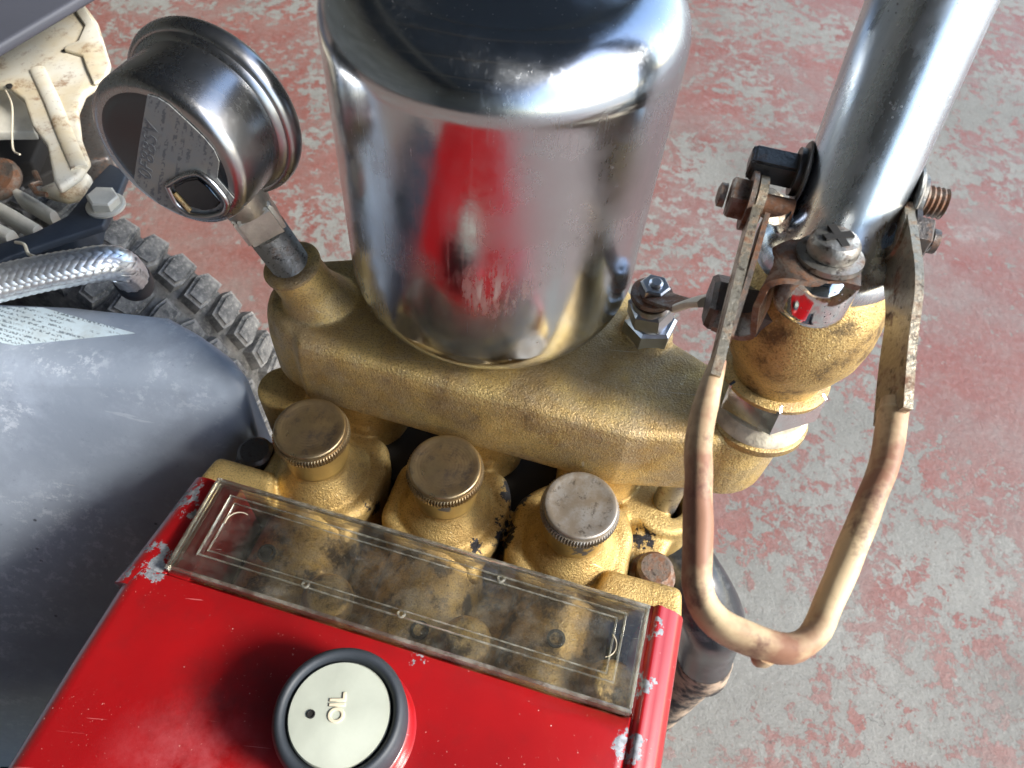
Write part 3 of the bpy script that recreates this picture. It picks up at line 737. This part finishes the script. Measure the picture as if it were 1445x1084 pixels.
# large print down the left edge of the label
p0, p1 = onplate(203, 262, .0006), onplate(217, 160, .0006); xd = (p0 - p1).normalized(); zd = -g_ax; yd = zd.cross(xd)
# reading upwards along the edge
xd2 = -xd; yd2 = zd.cross(xd2)
tm = Matrix.Translation((p0 + p1) / 2) @ Matrix((xd2, yd2, zd)).transposed().to_4x4()
text_obj('label_print', '0F8BSV', .0062, tm, 'ink', gauge, .00005, xs=1.25)
# blow-out plug: raised rounded-square rim
pc = onplate(285, 270, 0); ring_px = [(232, 262), (238, 253), (262, 244), (278, 242), (292, 250), (318, 277), (326, 290), (320, 300), (300, 296), (266, 304), (250, 290)]
pth = [onplate(x, y, .0012) for x, y in [(236, 262), (262, 247), (282, 244), (300, 258), (322, 284), (318, 300), (296, 306), (270, 304), (250, 290), (236, 262)]]
bm = bmesh.new(); tube(bm, round_path(pth, .003, 5), .0009, 10, up=g_ax); finish('plug_rim', bm, 'gauge', gauge)
bm = bmesh.new(); vs = [bm.verts.new(onplate(x, y, .0008)) for x, y in [(246, 262), (264, 252), (281, 249), (296, 261), (314, 283), (306, 292), (290, 296), (270, 290), (258, 276)]]
f_ = bm.faces.new(vs); ex = bmesh.ops.extrude_face_region(bm, geom=[f_]); [setattr(v, 'co', v.co - g_ax * .0010) for v in ex['geom'] if isinstance(v, bmesh.types.BMVert)]
bmesh.ops.recalc_face_normals(bm, faces=bm.faces); bmesh.ops.bevel(bm, geom=list(bm.edges), offset=.0005, segments=3, affect='EDGES')
finish('blow_out_plug', bm, 'gauge_back', gauge)
bm = bmesh.new(); a_, b_ = onplate(247, 272, .001), onplate(268, 297, .001)
sweep(bm, [a_ + (b_ - a_) * k / 6 for k in range(7)], ell(.0010, .0008, 12), up=g_ax); finish('plug_slot', bm, 'boss', gauge)
# stem parts between case and boss
D = (GC - GB).length
bm = bmesh.new(); revolve(bm, [(.0080, D - .032), (.0088, D - .027), (.0092, D - .020)], GB, s_ax, 36); finish('stem_neck', bm, 'stem', gauge)
bm = bmesh.new(); hexa(bm, GB + s_ax * (D - .044), s_ax, .0102, .0140, g_ax, n=4); 
bmesh.ops.recalc_face_normals(bm, faces=bm.faces); bmesh.ops.bevel(bm, geom=list(bm.edges), offset=.0014, segments=2, affect='EDGES'); finish('wrench_square', bm, 'stem', gauge, 30)
bm = bmesh.new(); pr = []
h = .030
while h < D - .044: pr += [(.0066, h), (.0074, h + .0006)]; h += .0013
revolve(bm, pr, GB, s_ax, 32); finish('stem_thread', bm, 'bolt', gauge, 30)

# ------------------------------------------------------------------ regulator
A0 = Vector((.0925, .1590, .02)); A1 = Vector((.0880, .1755, .17)); 
ax = (A1 - A0).normalized()
def A(z): return A0 + (A1 - A0) * ((z - .02) / .15)
bm = bmesh.new()
revolve(bm, [(.0150, 0), (.0155, .001), (.0165, .006), (.0195, .011), (.0225, .018), (.0238, .026), (.0236, .033), (.0222, .041), (.0200, .047), (.018, .050)], A(.048), ax, 56)
reg = finish('pressure_regulator', bm, 'gold_ball', pump, 60)
reg['label'] = 'gold valve body with chrome tube and forked relief lever'
bm = bmesh.new(); revolve(bm, [(.0172, 0), (.0176, .002), (.0168, .0042), (.0160, .0072)], A(.0255), ax, 48); finish('sealant_bead', bm, 'sealant', reg)
bm = bmesh.new(); revolve(bm, [(.0178, 0), (.0184, .001), (.0184, .0035), (.017, .0045)], A(.0215), ax, 48); finish('seat_ring', bm, 'gold', reg)
bm = bmesh.new(); x_, y_, z_ = basis(ax, U)
revolve(bm, [(.0172, 0), (.0190, .0012), (.0190, .0132), (.0174, .0145), (.016, .0145)], A(.0345), ax, 6, up=U * math.cos(R(36)) + V * math.sin(R(36)))
bmesh.ops.recalc_face_normals(bm, faces=bm.faces); finish('union_nut', bm, 'chrome', reg, 30)
bm = bmesh.new(); revolve(bm, [(.0185, 0), (.0186, .0015), (.0170, .0028)], A(.0462), ax, 48); finish('seat_ring', bm, 'gold', reg)
# chrome flange and tube, leaning a little away
T0 = A(.0960); tax = (at(1313, 0, .165) - T0).normalized()
def TT(h): return T0 + tax * h
bm = bmesh.new()
fl = [(.017, -.001, 0), (.0205, 0, 0), (.0216, .0015, 0), (.0220, .004, 0), (.0216, .0065, 0), (.0200, .0090, .1), (.0176, .0108, .2), (.0158, .0125, .4), (.0148, .0155, .7), (.0144, .019, 1), (.0144, .17, 1)]
prv = None
for r_, h_, k_ in fl:
    d_ = (ax * (1 - k_) + tax * k_).normalized(); x1, y1, z1 = basis(d_, U); rg_ = [bm.verts.new(T0 + d_ * h_ + (x1 * math.cos(2 * PI * i / 72) + y1 * math.sin(2 * PI * i / 72)) * r_) for i in range(72)]
    if prv:
        for i in range(72): bm.faces.new((prv[i], prv[(i + 1) % 72], rg_[(i + 1) % 72], rg_[i]))
    prv = rg_
bm.faces.new(prv)
finish('chrome_tube', bm, 'chrome_tube', reg, 60)
# ears carrying the lever pivots
PL = W(.0790, .0475, .1135); PRr = W(.1175, .0475, .1140)
for p, s_ in ((PL, -1), (PRr, 1)):
    bm = bmesh.new(); sweep(bm, [A(.107) + U * s_ * .012, A(.108) + U * s_ * .017, p - U * s_ * .0042], ell(.0062, .0040, 16, 3)); finish('pivot_ear', bm, 'chrome', reg)
    bm = bmesh.new(); revolve(bm, [(.0084, -.0006), (.0084, .0008)], p + U * s_ * .0024, U * s_, 28); hexa(bm, p + U * s_ * .0030, U * s_, .0064, .0050, V * math.cos(.4) + Zv * math.sin(.4))
    revolve(bm, [(.0032, -.012), (.0032, .0)], p + U * s_ * .002, U * s_, 16)
    revolve(bm, [(.0035, 0), (.0034, .0018), (.002, .0024)], p + U * s_ * .009, U * s_, 16)
    finish('pivot_bolt', bm, 'rust' if s_ < 0 else 'rust_dark', reg, 30)
# cross bolt through the tube with curved washers
mid = TT(.0245); a_ = mid - U * .0300; b_ = mid + U * .0235
for s_, q, m_ in ((-1, a_, 'rust_dark'), (1, b_, 'rust')):
    dirb = (q - mid).normalized(); ln = (q - mid).length
    bm = bmesh.new()
    if s_ < 0: revolve(bm, [(.0052, .0), (.0052, ln - .0008), (.0045, ln)], mid, dirb, 4, up=Zv + V * .8); bmesh.ops.recalc_face_normals(bm, faces=bm.faces); bmesh.ops.bevel(bm, geom=list(bm.edges), offset=.0006, segments=2, affect='EDGES')
    else:
        pr = []; h = .012
        while h < ln: pr += [(.0038, h), (.0043, h + .0007)]; h += .0014
        revolve(bm, pr, mid, dirb, 20)
    finish('cross_bolt', bm, m_, reg, 30)
    bm = bmesh.new()
    revolve(bm, [(.0035, .0), (.0085, .0005), (.0090, .0010), (.0085, .0015), (.0035, .0018)], mid + dirb * .0140, dirb, 36)
    revolve(bm, [(.0068, .0), (.0068, .0016)], mid + dirb * .0156, dirb, 24)
    finish('washer', bm, 'bolt' if s_ > 0 else 'rust_dark', reg, 30)
# bracket + screw on a chrome stub in front of the flange
SB = at(1166, 372, .1135)
bm = bmesh.new(); revolve(bm, [(.0072, -.016), (.0098, -.0145), (.0103, -.012), (.0103, -.004), (.0098, -.002), (.0085, 0)], SB, ax, 36); finish('screw_boss', bm, 'chrome', reg, 50)
bm = bmesh.new(); sweep(bm, [SB - ax * .007, SB - ax * .006 + (A(.105) - SB) * .3, A(.104)], ell(.0075, .0045, 16, 3), up=ax); finish('screw_boss_web', bm, 'chrome', reg, 50)
bm = bmesh.new()
revolve(bm, [(.0088, 0), (.0088, .0016), (.0074, .0020)], SB + ax * .0016, ax, 36)
finish('screw_washer', bm, 'bolt', reg, 40)
bm = bmesh.new(); hd = [(.0064, 0), (.0067, .0010), (.0065, .0034), (.0056, .0046)]
revolve(bm, hd + [(.0030, .0051), (0, .0052)], SB + ax * .0038, ax, 36)
screw = finish('machine_screw', bm, 'bolt', reg, 40)
bm = bmesh.new()
for k in range(2):
    d1 = (U * math.cos(.5 + k * PI / 2) + V * math.sin(.5 + k * PI / 2)); d2 = ax.cross(d1)
    obox(bm, SB + ax * .0089, d1 * .0080, d2 * .0023, ax * .0009)
finish('cross_slot', bm, 'dark', reg, 0)
# bent bracket strip
bp = [SB + ax * .0008 + U * .0085, SB + ax * .0008, at(1118, 372, .1150), at(1095, 378, .1140), at(1078, 412, .100), at(1074, 452, .089), at(1052, 455, .0865), at(1015, 440, .0865)]
pth = round_path(bp, .006, 6)
bm = bmesh.new(); n_ = len(pth); rings = []
for i, p in enumerate(pth):
    tt = (pth[min(i + 1, n_ - 1)] - pth[max(i - 1, 0)]).normalized()
    wd = (V * 1.0 + U * .25); wd = (wd - tt * wd.dot(tt)).normalized(); nn = tt.cross(wd).normalized(); hw = .0075
    rings.append([bm.verts.new(p + wd * a * hw + nn * b__ * .0009) for a, b__ in ((-1, -1), (1, -1), (1, 1), (-1, 1))])
for a1, b1 in zip(rings, rings[1:]):
    for i in range(4): bm.faces.new((a1[i], a1[(i + 1) % 4], b1[(i + 1) % 4], b1[i]))
bm.faces.new(rings[0][::-1]); bm.faces.new(rings[-1])
finish('bent_bracket', bm, 'rust', reg, 30)
# bolt block at the bracket's foot, cream sleeve and rusty link to the check valve
q = at(1038, 432, .083); dq = (at(995, 423, .083) - q).normalized()
bm = bmesh.new(); revolve(bm, [(.0082, -.014), (.0082, 0), (.0088, .0005), (.0088, .007), (.0078, .0085)], q, dq, 6, up=Zv); finish('link_nut', bm, 'rust_dark', reg, 30)
l0 = at(1002, 424, .076); l1 = at(962, 432, .062); l2 = at(925, 418, .052)
bm = bmesh.new(); sweep(bm, smooth_path([l0, (l0 + l1) / 2 + Zv * .001, l1], 5), ell(.0050, .0016, 16, 3)); finish('link_sleeve', bm, 'link', reg)
bm = bmesh.new(); sweep(bm, smooth_path([l1 + Zv * 0 + (l0 - l1) * .1, (l1 + l2) / 2, l2], 5), ell(.0055, .0011, 16, 4)); revolve(bm, [(.0078, -.0011), (.0078, .0011)], l2 + (l2 - l1) * .15, Zv, 28); finish('link_plate', bm, 'rust', reg)
VT = l2 + (l2 - l1) * .12
bm = bmesh.new(); hexa(bm, VT + Zv * .0012, Zv, .0056, .0046, U); revolve(bm, [(.0026, .0), (.0026, .0054), (.0018, .006)], VT + Zv * .0012, Zv, 16); finish('lock_nut', bm, 'zinc', manifold, 30)
vb = W(.062, .0675, .027)
bm = bmesh.new(); hexa(bm, vb, Zv, .0105, .0075, U * .9 + V * .3); revolve(bm, [(.0072, .006), (.0072, (VT - vb).z - .002)], vb, (VT - vb), 24); hexa(bm, vb + (VT - vb) * .45, (VT - vb), .0088, .008, U)
finish('check_valve', bm, 'zinc', manifold, 30)

# lever: flat steel arms from the pivots, vinyl grip loop
kL = at(1011, 515, .108); eL = at(986, 602, .104); bL = at(985, 845, .090); bm1 = at(1090, 924, .0865); bm2 = at(1128, 922, .0865); eR1 = at(1170, 862, .089); mR = at(1236, 690, .097); eR = at(1259, 590, .103); kR = at(1266, 500, .108)
def strip(bm, path, hw, ht, upv=Zv): sweep(bm, path, [(-ht, -hw), (ht, -hw), (ht, hw), (-ht, hw)], up=upv)
bm = bmesh.new(); pl_ = round_path([PL - V * -.004, at(1038, 400, .1115), kL, kL.lerp(eL, .3)], .01, 5); strip(bm, pl_, .0048, .0012)
revolve(bm, [(.0076, -.0012), (.0076, .0012)], PL, U, 32); finish('lever_arm', bm, 'rust_clean', reg, 30)
bm = bmesh.new(); strip(bm, round_path([PL + V * -.008 + U * .0025, at(1046, 400, .1115) + U * .0012, kL.lerp(PL, .12) + U * .0012], .01, 5), .0040, .0007); finish('lever_leaf', bm, 'rust', reg, 30)
bm = bmesh.new(); pr_ = round_path([PRr + V * .004, at(1278, 420, .1135), kR, eR], .01, 5); strip(bm, pr_, .0080, .0011)
revolve(bm, [(.0080, -.0012), (.0080, .0012)], PRr, U, 32); finish('lever_arm', bm, 'rust_clean', reg, 30)
bm = bmesh.new(); strip(bm, round_path([at(1285, 425, .1125), at(1276, 500, .109), at(1270, 560, .106)], .01, 5), .0045, .0010); finish('lever_leaf', bm, 'rust', reg, 30)
loop = round_path([kL + (kL - eL) * .05, eL, at(983, 874, .089), at(1136, 932, .0865), at(1249, 655, .0995), at(1260, 585, .103), at(1260, 562, .1045)], .0095, 8)
dense = []
for a1, b1 in zip(loop, loop[1:]):
    k_ = max(1, int((b1 - a1).length / .002))
    for j in range(k_): dense.append(a1 + (b1 - a1) * j / k_)
dense.append(loop[-1])
bm = bmesh.new(); N_ = len(dense)
def gs(q): return .62 + .38 * min(1, q / .06) if q < .06 else (.75 + .25 * min(1, (1 - q) / .04))
sweep(bm, dense, ell(.0031, .0050, 20, 2.4), up=Zv, scale=gs)
for v in bm.verts:
    v.co += Vector((mnoise.noise(v.co * 120), mnoise.noise(v.co * 120 + Vector((5, 0, 0))), mnoise.noise(v.co * 120 + Vector((0, 9, 0))))) * .0004
grip = finish('vinyl_grip', bm, 'grip', reg, 60); grip['label'] = 'faded brown and cream vinyl grip loop'
bm = bmesh.new(); b0 = bm1 - Zv * .002
revolve(bm, [(.0030, 0), (.0024, .002), (.0012, .0034), (0, .0038)], at(1078, 922, .0850), (-V * .5 - Zv * .9 - U * .2), 16); finish('grip_drip', bm, 'grip', reg, 60)

# ------------------------------------------------------------------ rubber elbow and standpipe on the floor (right, low)
PT = at(1012, 850, -.085)
E0 = at(930, 760, -.075); base = Vector((PT.x + .012, PT.y - .004, FLOOR))
pipe = thing('rubber_elbow', 'black rubber elbow pipe with muddy tan end on the floor, right of the red crankcase', 'pipe', Vector((PT.x, PT.y, FLOOR)))
pend = at(990, 945, -.20)
bm = bmesh.new(); ptsE = smooth_path([E0 - U * .03, E0, PT + Vector((-.012, .008, .004)), PT + Vector((.002, -.002, -.016)), PT + (pend - PT) * .45, PT + (pend - PT) * .80], 10)
sweep(bm, ptsE, circ(.0152, 40), up=V); finish('elbow', bm, 'pipe', pipe, 60)
bm = bmesh.new(); dp = (pend - PT); revolve(bm, [(.0154, 0), (.0158, .002), (.0156, dp.length * .24), (.0148, dp.length * .25), (.0150, dp.length * .25), (.0150, dp.length * .1), (0, dp.length * .1)], PT + dp * .76, dp, 40); finish('pipe_end', bm, 'mud', pipe, 50)
bm = bmesh.new(); revolve(bm, [(.0125, 0), (.0125, .2)], PT + dp * .84, Vector((0, 0, -1)), 24)
bm.free()
bm = bmesh.new(); q0 = PT + dp * .9; revolve(bm, [(.0140, 0), (.0140, (q0.z - FLOOR))], Vector((q0.x, q0.y, FLOOR)) , Zv, 24); finish('foot', bm, 'mud', pipe, 50)

# ------------------------------------------------------------------ belt guard
guard = thing('belt_guard', 'large scuffed blue grey plastic belt guard left of the red crankcase', 'guard', W(-.2, 0, FLOOR))
def loc(x, y, z=-.019): p = at(x, y, z) - O0; return (p.dot(U), p.dot(V))
top = [(-.50, -.105), (-.201, -.004), (-.140, .014), (-.118, .017), loc(352, 540), loc(334, 503), loc(282, 464), loc(236, 439), loc(100, 424), (-.50, -.045)]
bm = bmesh.new()
def ring_at(z, dv, du=0, ex_=0):
    r_ = []
    for i, (u_, v_) in enumerate(top):
        fr = 1 if i in (0, 1, 2, 3) else (.6 if i == 4 else 0)
        r_.append(bm.verts.new(W(u_ + (du if 2 < i < 7 else 0), v_ - dv * fr, z)))
    return r_
rs = [ring_at(-.019, 0), ring_at(-.10, .036, .004), ring_at(-.20, .086, .010), ring_at(-.29, .118, .01)]
for a1, b1 in zip(rs, rs[1:]):
    for i in range(len(top)): bm.faces.new((a1[i], a1[(i + 1) % len(top)], b1[(i + 1) % len(top)], b1[i]))
bm.faces.new(rs[0]); bm.faces.new(rs[-1][::-1])
bmesh.ops.recalc_face_normals(bm, faces=bm.faces)
eds = [e for e in bm.edges if all(v in rs[0] for v in e.verts)] 
eds += [e for e in bm.edges if any(e.verts[0] in r_ and e.verts[1] in r2 and r_.index(e.verts[0]) == r2.index(e.verts[1]) and r_.index(e.verts[0]) in (3, 4, 5, 6) for r_ in rs for r2 in rs if r_ is not r2)]
bmesh.ops.bevel(bm, geom=eds, offset=.010, segments=6, affect='EDGES', profile=.5, clamp_overlap=True)
finish('guard_shell', bm, 'guard', guard, 80)
bm = bmesh.new(); st_px = [(-60, 431), (60, 434), (190, 470), (20, 487), (8, 485), (-60, 470)]
vs = [bm.verts.new(at(x, y, -.0186)) for x, y in st_px]; f_ = bm.faces.new(vs); uvl = bm.loops.layers.uv.new('UVMap')
for lp in f_.loops:
    d_ = lp.vert.co - at(20, 487, -.0186); lp[uvl].uv = (d_.dot(at(190, 470, -.0186) - at(20, 487, -.0186)) / .0024 * .9, d_.dot(V) / .03)
ex = bmesh.ops.extrude_face_region(bm, geom=[f_]); [setattr(v, 'co', v.co - Zv * .0003) for v in ex['geom'] if isinstance(v, bmesh.types.BMVert)]
finish('warning_label', bm, 'guard_label', guard, 0)

# low dark frame rail under guard (bottom left)
bm = bmesh.new(); fr = thing('frame_rail', 'dark steel frame rail in shadow below the belt guard', 'frame', W(-.17, -.13, FLOOR))
sweep(bm, [at(-40, 955, -.26), at(60, 985, -.26), at(190, 1030, -.26)], [(-.012, -.01), (.012, -.01), (.012, .01), (-.012, .01)]); finish('rail', bm, 'bracket', fr, 0)
bm = bmesh.new(); ubox(bm, -.42, .245, -.55, -.085, -.300, -.292, .002); finish('added_base_plate', bm, 'bracket', fr, 0)  # unseen skid plate, added to darken the air chamber's reflection
for uu in (-.41, .235):  # rails and feet of the added skid, out of view too
    bm = bmesh.new(); ubox(bm, uu - .012, uu + .012, -.55, -.085, -.2915, -.265, .003); finish('rail', bm, 'black', fr, 0)
for uu, vv in ((-.40, -.12), (-.40, -.50), (.23, -.12), (.23, -.50)):
    bm = bmesh.new(); revolve(bm, [(.016, 0), (.018, .004), (.014, .0285)], W(uu, vv, FLOOR), Zv, 24); finish('rubber_foot', bm, 'black', fr, 40)

# ------------------------------------------------------------------ wheel
wc = W(-.300, .106, -.190); RW = .140; WS = .140 / .130
wheel = thing('cart_wheel', 'dusty black knobbly tyre on the floor behind the belt guard', 'wheel', Vector((wc.x, wc.y, FLOOR)))
bm = bmesh.new()
pr = [(.062, -.024), (.085, -.031), (.108, -.032), (.117, -.028), (.1205, -.020), (.1215, -.006), (.1205, 0), (.1215, .006), (.1205, .020), (.117, .028), (.108, .032), (.085, .031), (.062, .024)]
revolve(bm, [(a * WS, b_) for a, b_ in pr], wc, V, 96, up=Zv, cap=True); finish('tyre', bm, 'tyre', wheel, 50)
bm = bmesh.new(); revolve(bm, [(0, -.012), (.03, -.016), (.055, -.012), (.0625, -.022), (.0625, .022), (.055, .012), (.03, .016), (0, .012)], wc, V, 48, up=Zv); finish('rim', bm, 'tank', wheel, 40)
lugm = []
def lug_mesh(rnd):
    b = bmesh.new(); r_ = random.Random(rnd)
    o = [(-.0088, -.0125), (.0062, -.0135), (.0096, -.006), (.0082, .0125), (-.0050, .0140), (-.0098, .006)]
    o = [(x + r_.uniform(-.0012, .0012), y + r_.uniform(-.0014, .0014)) for x, y in o]
    hh = .0085 + r_.uniform(-.0012, .0012); lo = [b.verts.new((x * 1.12, y * 1.05, -.004)) for x, y in o]; hi = [b.verts.new((x * .95, y * .95, hh)) for x, y in o]
    b.faces.new(lo[::-1]); b.faces.new(hi)
    for i in range(6): b.faces.new((lo[i], lo[(i + 1) % 6], hi[(i + 1) % 6], hi[i]))
    bmesh.ops.bevel(b, geom=[e for e in b.edges if all(v in hi for v in e.verts)], offset=.0022, segments=3, affect='EDGES')
    bmesh.ops.recalc_face_normals(b, faces=b.faces)
    me = bpy.data.meshes.new('tread_lug'); b.to_mesh(me); b.free(); me.materials.append(M['lug'])
    for p in me.polygons: p.use_smooth = True
    me.set_sharp_from_angle(angle=R(35)); return me
LM = [lug_mesh(k) for k in range(9)]; nl = 46
for k in range(nl):
    for s_ in (-1, 1):
        th = 2 * PI * (k + (.5 if s_ > 0 else 0)) / nl
        rad = (U * math.cos(th) + Zv * math.sin(th)); tn = (-U * math.sin(th) + Zv * math.cos(th)); side = V * s_
        nrm = (rad + side * .12).normalized(); side = (side - nrm * side.dot(nrm)).normalized(); tn = side.cross(nrm)
        o = bpy.data.objects.new('tread_lug', LM[(k * 4 + 2 * (s_ > 0)) % 9]); COL.objects.link(o); o.parent = wheel
        pos = wc + rad * .1205 * WS + V * s_ * .0165
        o.matrix_local = Matrix.Translation(pos - wheel.location) @ Matrix((tn * .82, side * .95, nrm * .9)).transposed().to_4x4()

# ------------------------------------------------------------------ engine (upper left)
eng = thing('small_engine', 'small engine with dirty cream shroud, cooling fins and dark bracket behind the gauge', 'engine', Vector((at(60, 200, -.05).x, at(60, 200, -.05).y, FLOOR)))
def pxprism(px, z0, z1, bev=.003, seg=3):
    b = bmesh.new(); pts = [at(x, y, z0) for x, y in px]; prism(b, [(p.x, p.y) for p in pts], z0, z1, bev, seg); return b
bm = pxprism([(-160, 185), (-160, -160), (330, -160), (136, 2), (0, 84)], .040, .046, .002); finish('fuel_tank', bm, 'tank', eng, 40)
# shroud: curved sheet; upper panel and folded front panel with cut-out
sh = [(-80, 120), (40, 45), (118, 5), (141, 42), (160, 98), (158, 128), (132, 150), (112, 158), (112, 128), (96, 138), (60, 150), (20, 175), (-80, 200)]
bm = pxprism([(-80, 112), (-80, 50), (60, 20), (116, 6), (141, 40), (152, 75), (159, 98), (151, 122), (124, 140), (114, 165), (119, 205), (131, 236), (118, 256), (88, 277), (80, 264), (71, 214), (50, 187), (38, 150), (14, 131), (-80, 122)], -.012, -.007, .002); finish('shroud', bm, 'cream', eng, 40)
bm = pxprism([(104, 14), (118, 10), (139, 42), (150, 75), (156, 98), (149, 116), (134, 122), (124, 100), (118, 82), (92, 74), (96, 68), (112, 62), (122, 40)], -.0068, -.0045, .0009); finish('shroud_panel', bm, 'cream', eng, 40)
bm = bmesh.new(); sweep(bm, smooth_path([at(52, 98, -.0068), at(72, 140, -.0066), at(92, 190, -.0066), at(112, 238, -.0072)], 8), ell(.0042, .0018, 16)); finish('shroud_ridge', bm, 'cream', eng, 60)
bm = pxprism([(-80, 116), (18, 128), (44, 150), (56, 198), (-80, 200)], -.030, -.024, .001); finish('shroud_lip', bm, 'fin', eng, 40)
bm = pxprism([(-60, 180), (84, 170), (90, 250), (76, 284), (-60, 300)], -.075, -.045, .002); finish('engine_block', bm, 'dark', eng, 40)  # cavity behind the shroud, its shade put in as a near-black block
bm = pxprism([(112, 150), (150, 128), (150, 200), (168, 250), (120, 262), (126, 230)], -.060, -.045, .003); finish('engine_block', bm, 'rust_dark', eng, 40)
for q in (at(92, 74, -.0075), at(14, 123, -.0075)):
    bm = bmesh.new(); revolve(bm, [(.0018, 0), (.0018, .0012), (0, .0012)], q, Zv, 14); finish('rivet_hole', bm, 'dark', eng, 40)
bm = bmesh.new(); revolve(bm, [(.012, 0), (.0125, .003), (.011, .006), (.004, .007), (0, .007)], at(2, 256, -.03), Zv + V * -.4, 32); finish('flywheel_nut', bm, 'rust', eng, 50)
bm = bmesh.new(); sweep(bm, [at(49, 243, -.020), at(56, 258, -.020), at(44, 262, -.020), at(52, 273, -.020), at(66, 275, -.020)], ell(.0015, .0015, 8)); finish('clip', bm, 'rust', eng, 40)
bm = pxprism([(-60, 262), (60, 272), (130, 240), (160, 235), (150, 300), (90, 335), (-60, 400)], -.10, -.055, .002); finish('cylinder_block', bm, 'dark', eng, 40)
bm = pxprism([(84, 272), (118, 250), (136, 262), (126, 285), (96, 292), (60, 282)], -.045, -.036, .003); finish('lower_shroud', bm, 'cream', eng, 40)
for (x0, y0, x1, y1, w) in ((-10, 245, 80, 314, .0026), (-20, 288, 58, 333, .0030), (-30, 318, 20, 341, .0034), (30, 282, 80, 312, .0024)):
    if (x0, y0) == (-10, 245): continue
    bm = bmesh.new(); sweep(bm, smooth_path([at(x0, y0, -.036), at((x0 + x1) / 2, (y0 + y1) / 2 - 1, -.035), at(x1, y1, -.036)], 4), ell(w, .007, 14, 3)); finish('cooling_fin', bm, 'fin', eng, 50)
bm = pxprism([(-40, 398), (-40, 368), (55, 337), (100, 314), (124, 284), (138, 262), (160, 240), (184, 252), (166, 298), (150, 328), (90, 347), (20, 372)], -.034, -.029, .0012); finish('bracket_arm', bm, 'bracket', eng, 40)
bm = pxprism([(60, 372), (90, 347), (152, 322), (146, 352), (120, 366)], -.060, -.045, .002); finish('bracket_foot', bm, 'bracket', eng, 40)
bm = bmesh.new(); bo = at(150, 291, -.029); revolve(bm, [(.0100, 0), (.0100, .0012), (.0090, .0018)], bo, Zv, 32); hexa(bm, bo + Zv * .0018, Zv + U * .12, .0080, .0058, U * .9 + V * .4); finish('bracket_bolt', bm, 'fin', eng, 30)
bm = bmesh.new(); tube(bm, smooth_path([at(8, 128, .0), at(17, 150, .004), at(17, 190, .002), at(19, 212, .0), at(28, 218, .002)], 6), .0005, 8); finish('loose_thread', bm, 'letter', eng)
bm = bmesh.new(); tube(bm, smooth_path([at(22, 342, -.018), at(34, 345, -.016), at(40, 358, -.02), at(52, 365, -.018), at(48, 380, -.02)], 6), .0008, 8); finish('dry_stalk', bm, 'letter', eng)

# ------------------------------------------------------------------ braided hose
hp = smooth_path([at(-90, 426, .004), at(-20, 405, .004), at(50, 388, .005), at(110, 377, .005), at(150, 371, .003), at(172, 376, -.003), at(186, 392, -.022)], 10)
hose = thing('braided_hose', 'silver braided steel hose lying between the belt guard and the engine', 'hose', hp[0])
bm = bmesh.new(); sweep(bm, hp, circ(.0068, 24)); finish('hose_core', bm, 'black', hose, 60)
cum = [0]
for a1, b1 in zip(hp, hp[1:]): cum.append(cum[-1] + (b1 - a1).length)
TL = cum[-1]
def hpos(s):
    s = max(0, min(TL - 1e-6, s)); i = max(0, min(len(hp) - 2, next((k - 1 for k, c_ in enumerate(cum) if c_ > s), len(hp) - 2)))
    q = (s - cum[i]) / (cum[i + 1] - cum[i]); p = hp[i].lerp(hp[i + 1], q); t0 = (hp[min(i + 1, len(hp) - 1)] - hp[max(i - 1, 0)]).normalized(); t1 = (hp[min(i + 2, len(hp) - 1)] - hp[i]).normalized()
    t_ = t0.lerp(t1, q).normalized(); s_ = t_.cross(Zv).normalized(); return p, t_, s_, s_.cross(t_)
NB = 14; RH = .0075; wtw = 1.15 / RH
bm = bmesh.new(); steps = int(TL / .0009)
for dr in (1, -1):
    for i in range(NB):
        prev = None
        for k in range(steps + 1):
            s = TL * k / steps; th = 2 * PI * i / NB + dr * wtw * s
            qn = 2 * wtw * s * NB / (2 * PI); sg = math.sin(PI / 2 * (2 * i + dr * qn) + PI / 4)
            p, t_, s1, w1 = hpos(s); rad = s1 * math.cos(th) + w1 * math.sin(th); tan = (-s1 * math.sin(th) + w1 * math.cos(th)) * dr
            rr_ = RH + dr * sg * .00035; along = (t_ + tan * wtw * RH).normalized(); wd = along.cross(rad).normalized() * .00125
            c_ = p + rad * rr_; cur = [bm.verts.new(c_ - wd), bm.verts.new(c_ + rad * .0003), bm.verts.new(c_ + wd)]
            if prev: bm.faces.new((prev[0], prev[1], cur[1], cur[0])); bm.faces.new((prev[1], prev[2], cur[2], cur[1]))
            prev = cur
tag(finish('braid', bm, 'wire', hose, 30, recalc=False), kind='stuff')
bm = bmesh.new(); e1 = hp[-1]; revolve(bm, [(.0084, -.002), (.0088, .000), (.0086, .008), (.008, .010)], e1, (hp[-1] - hp[-4]) + Vector((0, 0, -.004)), 32); finish('ferrule', bm, 'black', hose, 40)

for nm, p in (('ball', A(.075)), ('nut', A(.037)), ('flange', A(.1)), ('bezel', CB + g_ax * L_), ('mid', GC), ('gbase', GB)): print(nm, [round(v) for v in J(p)])
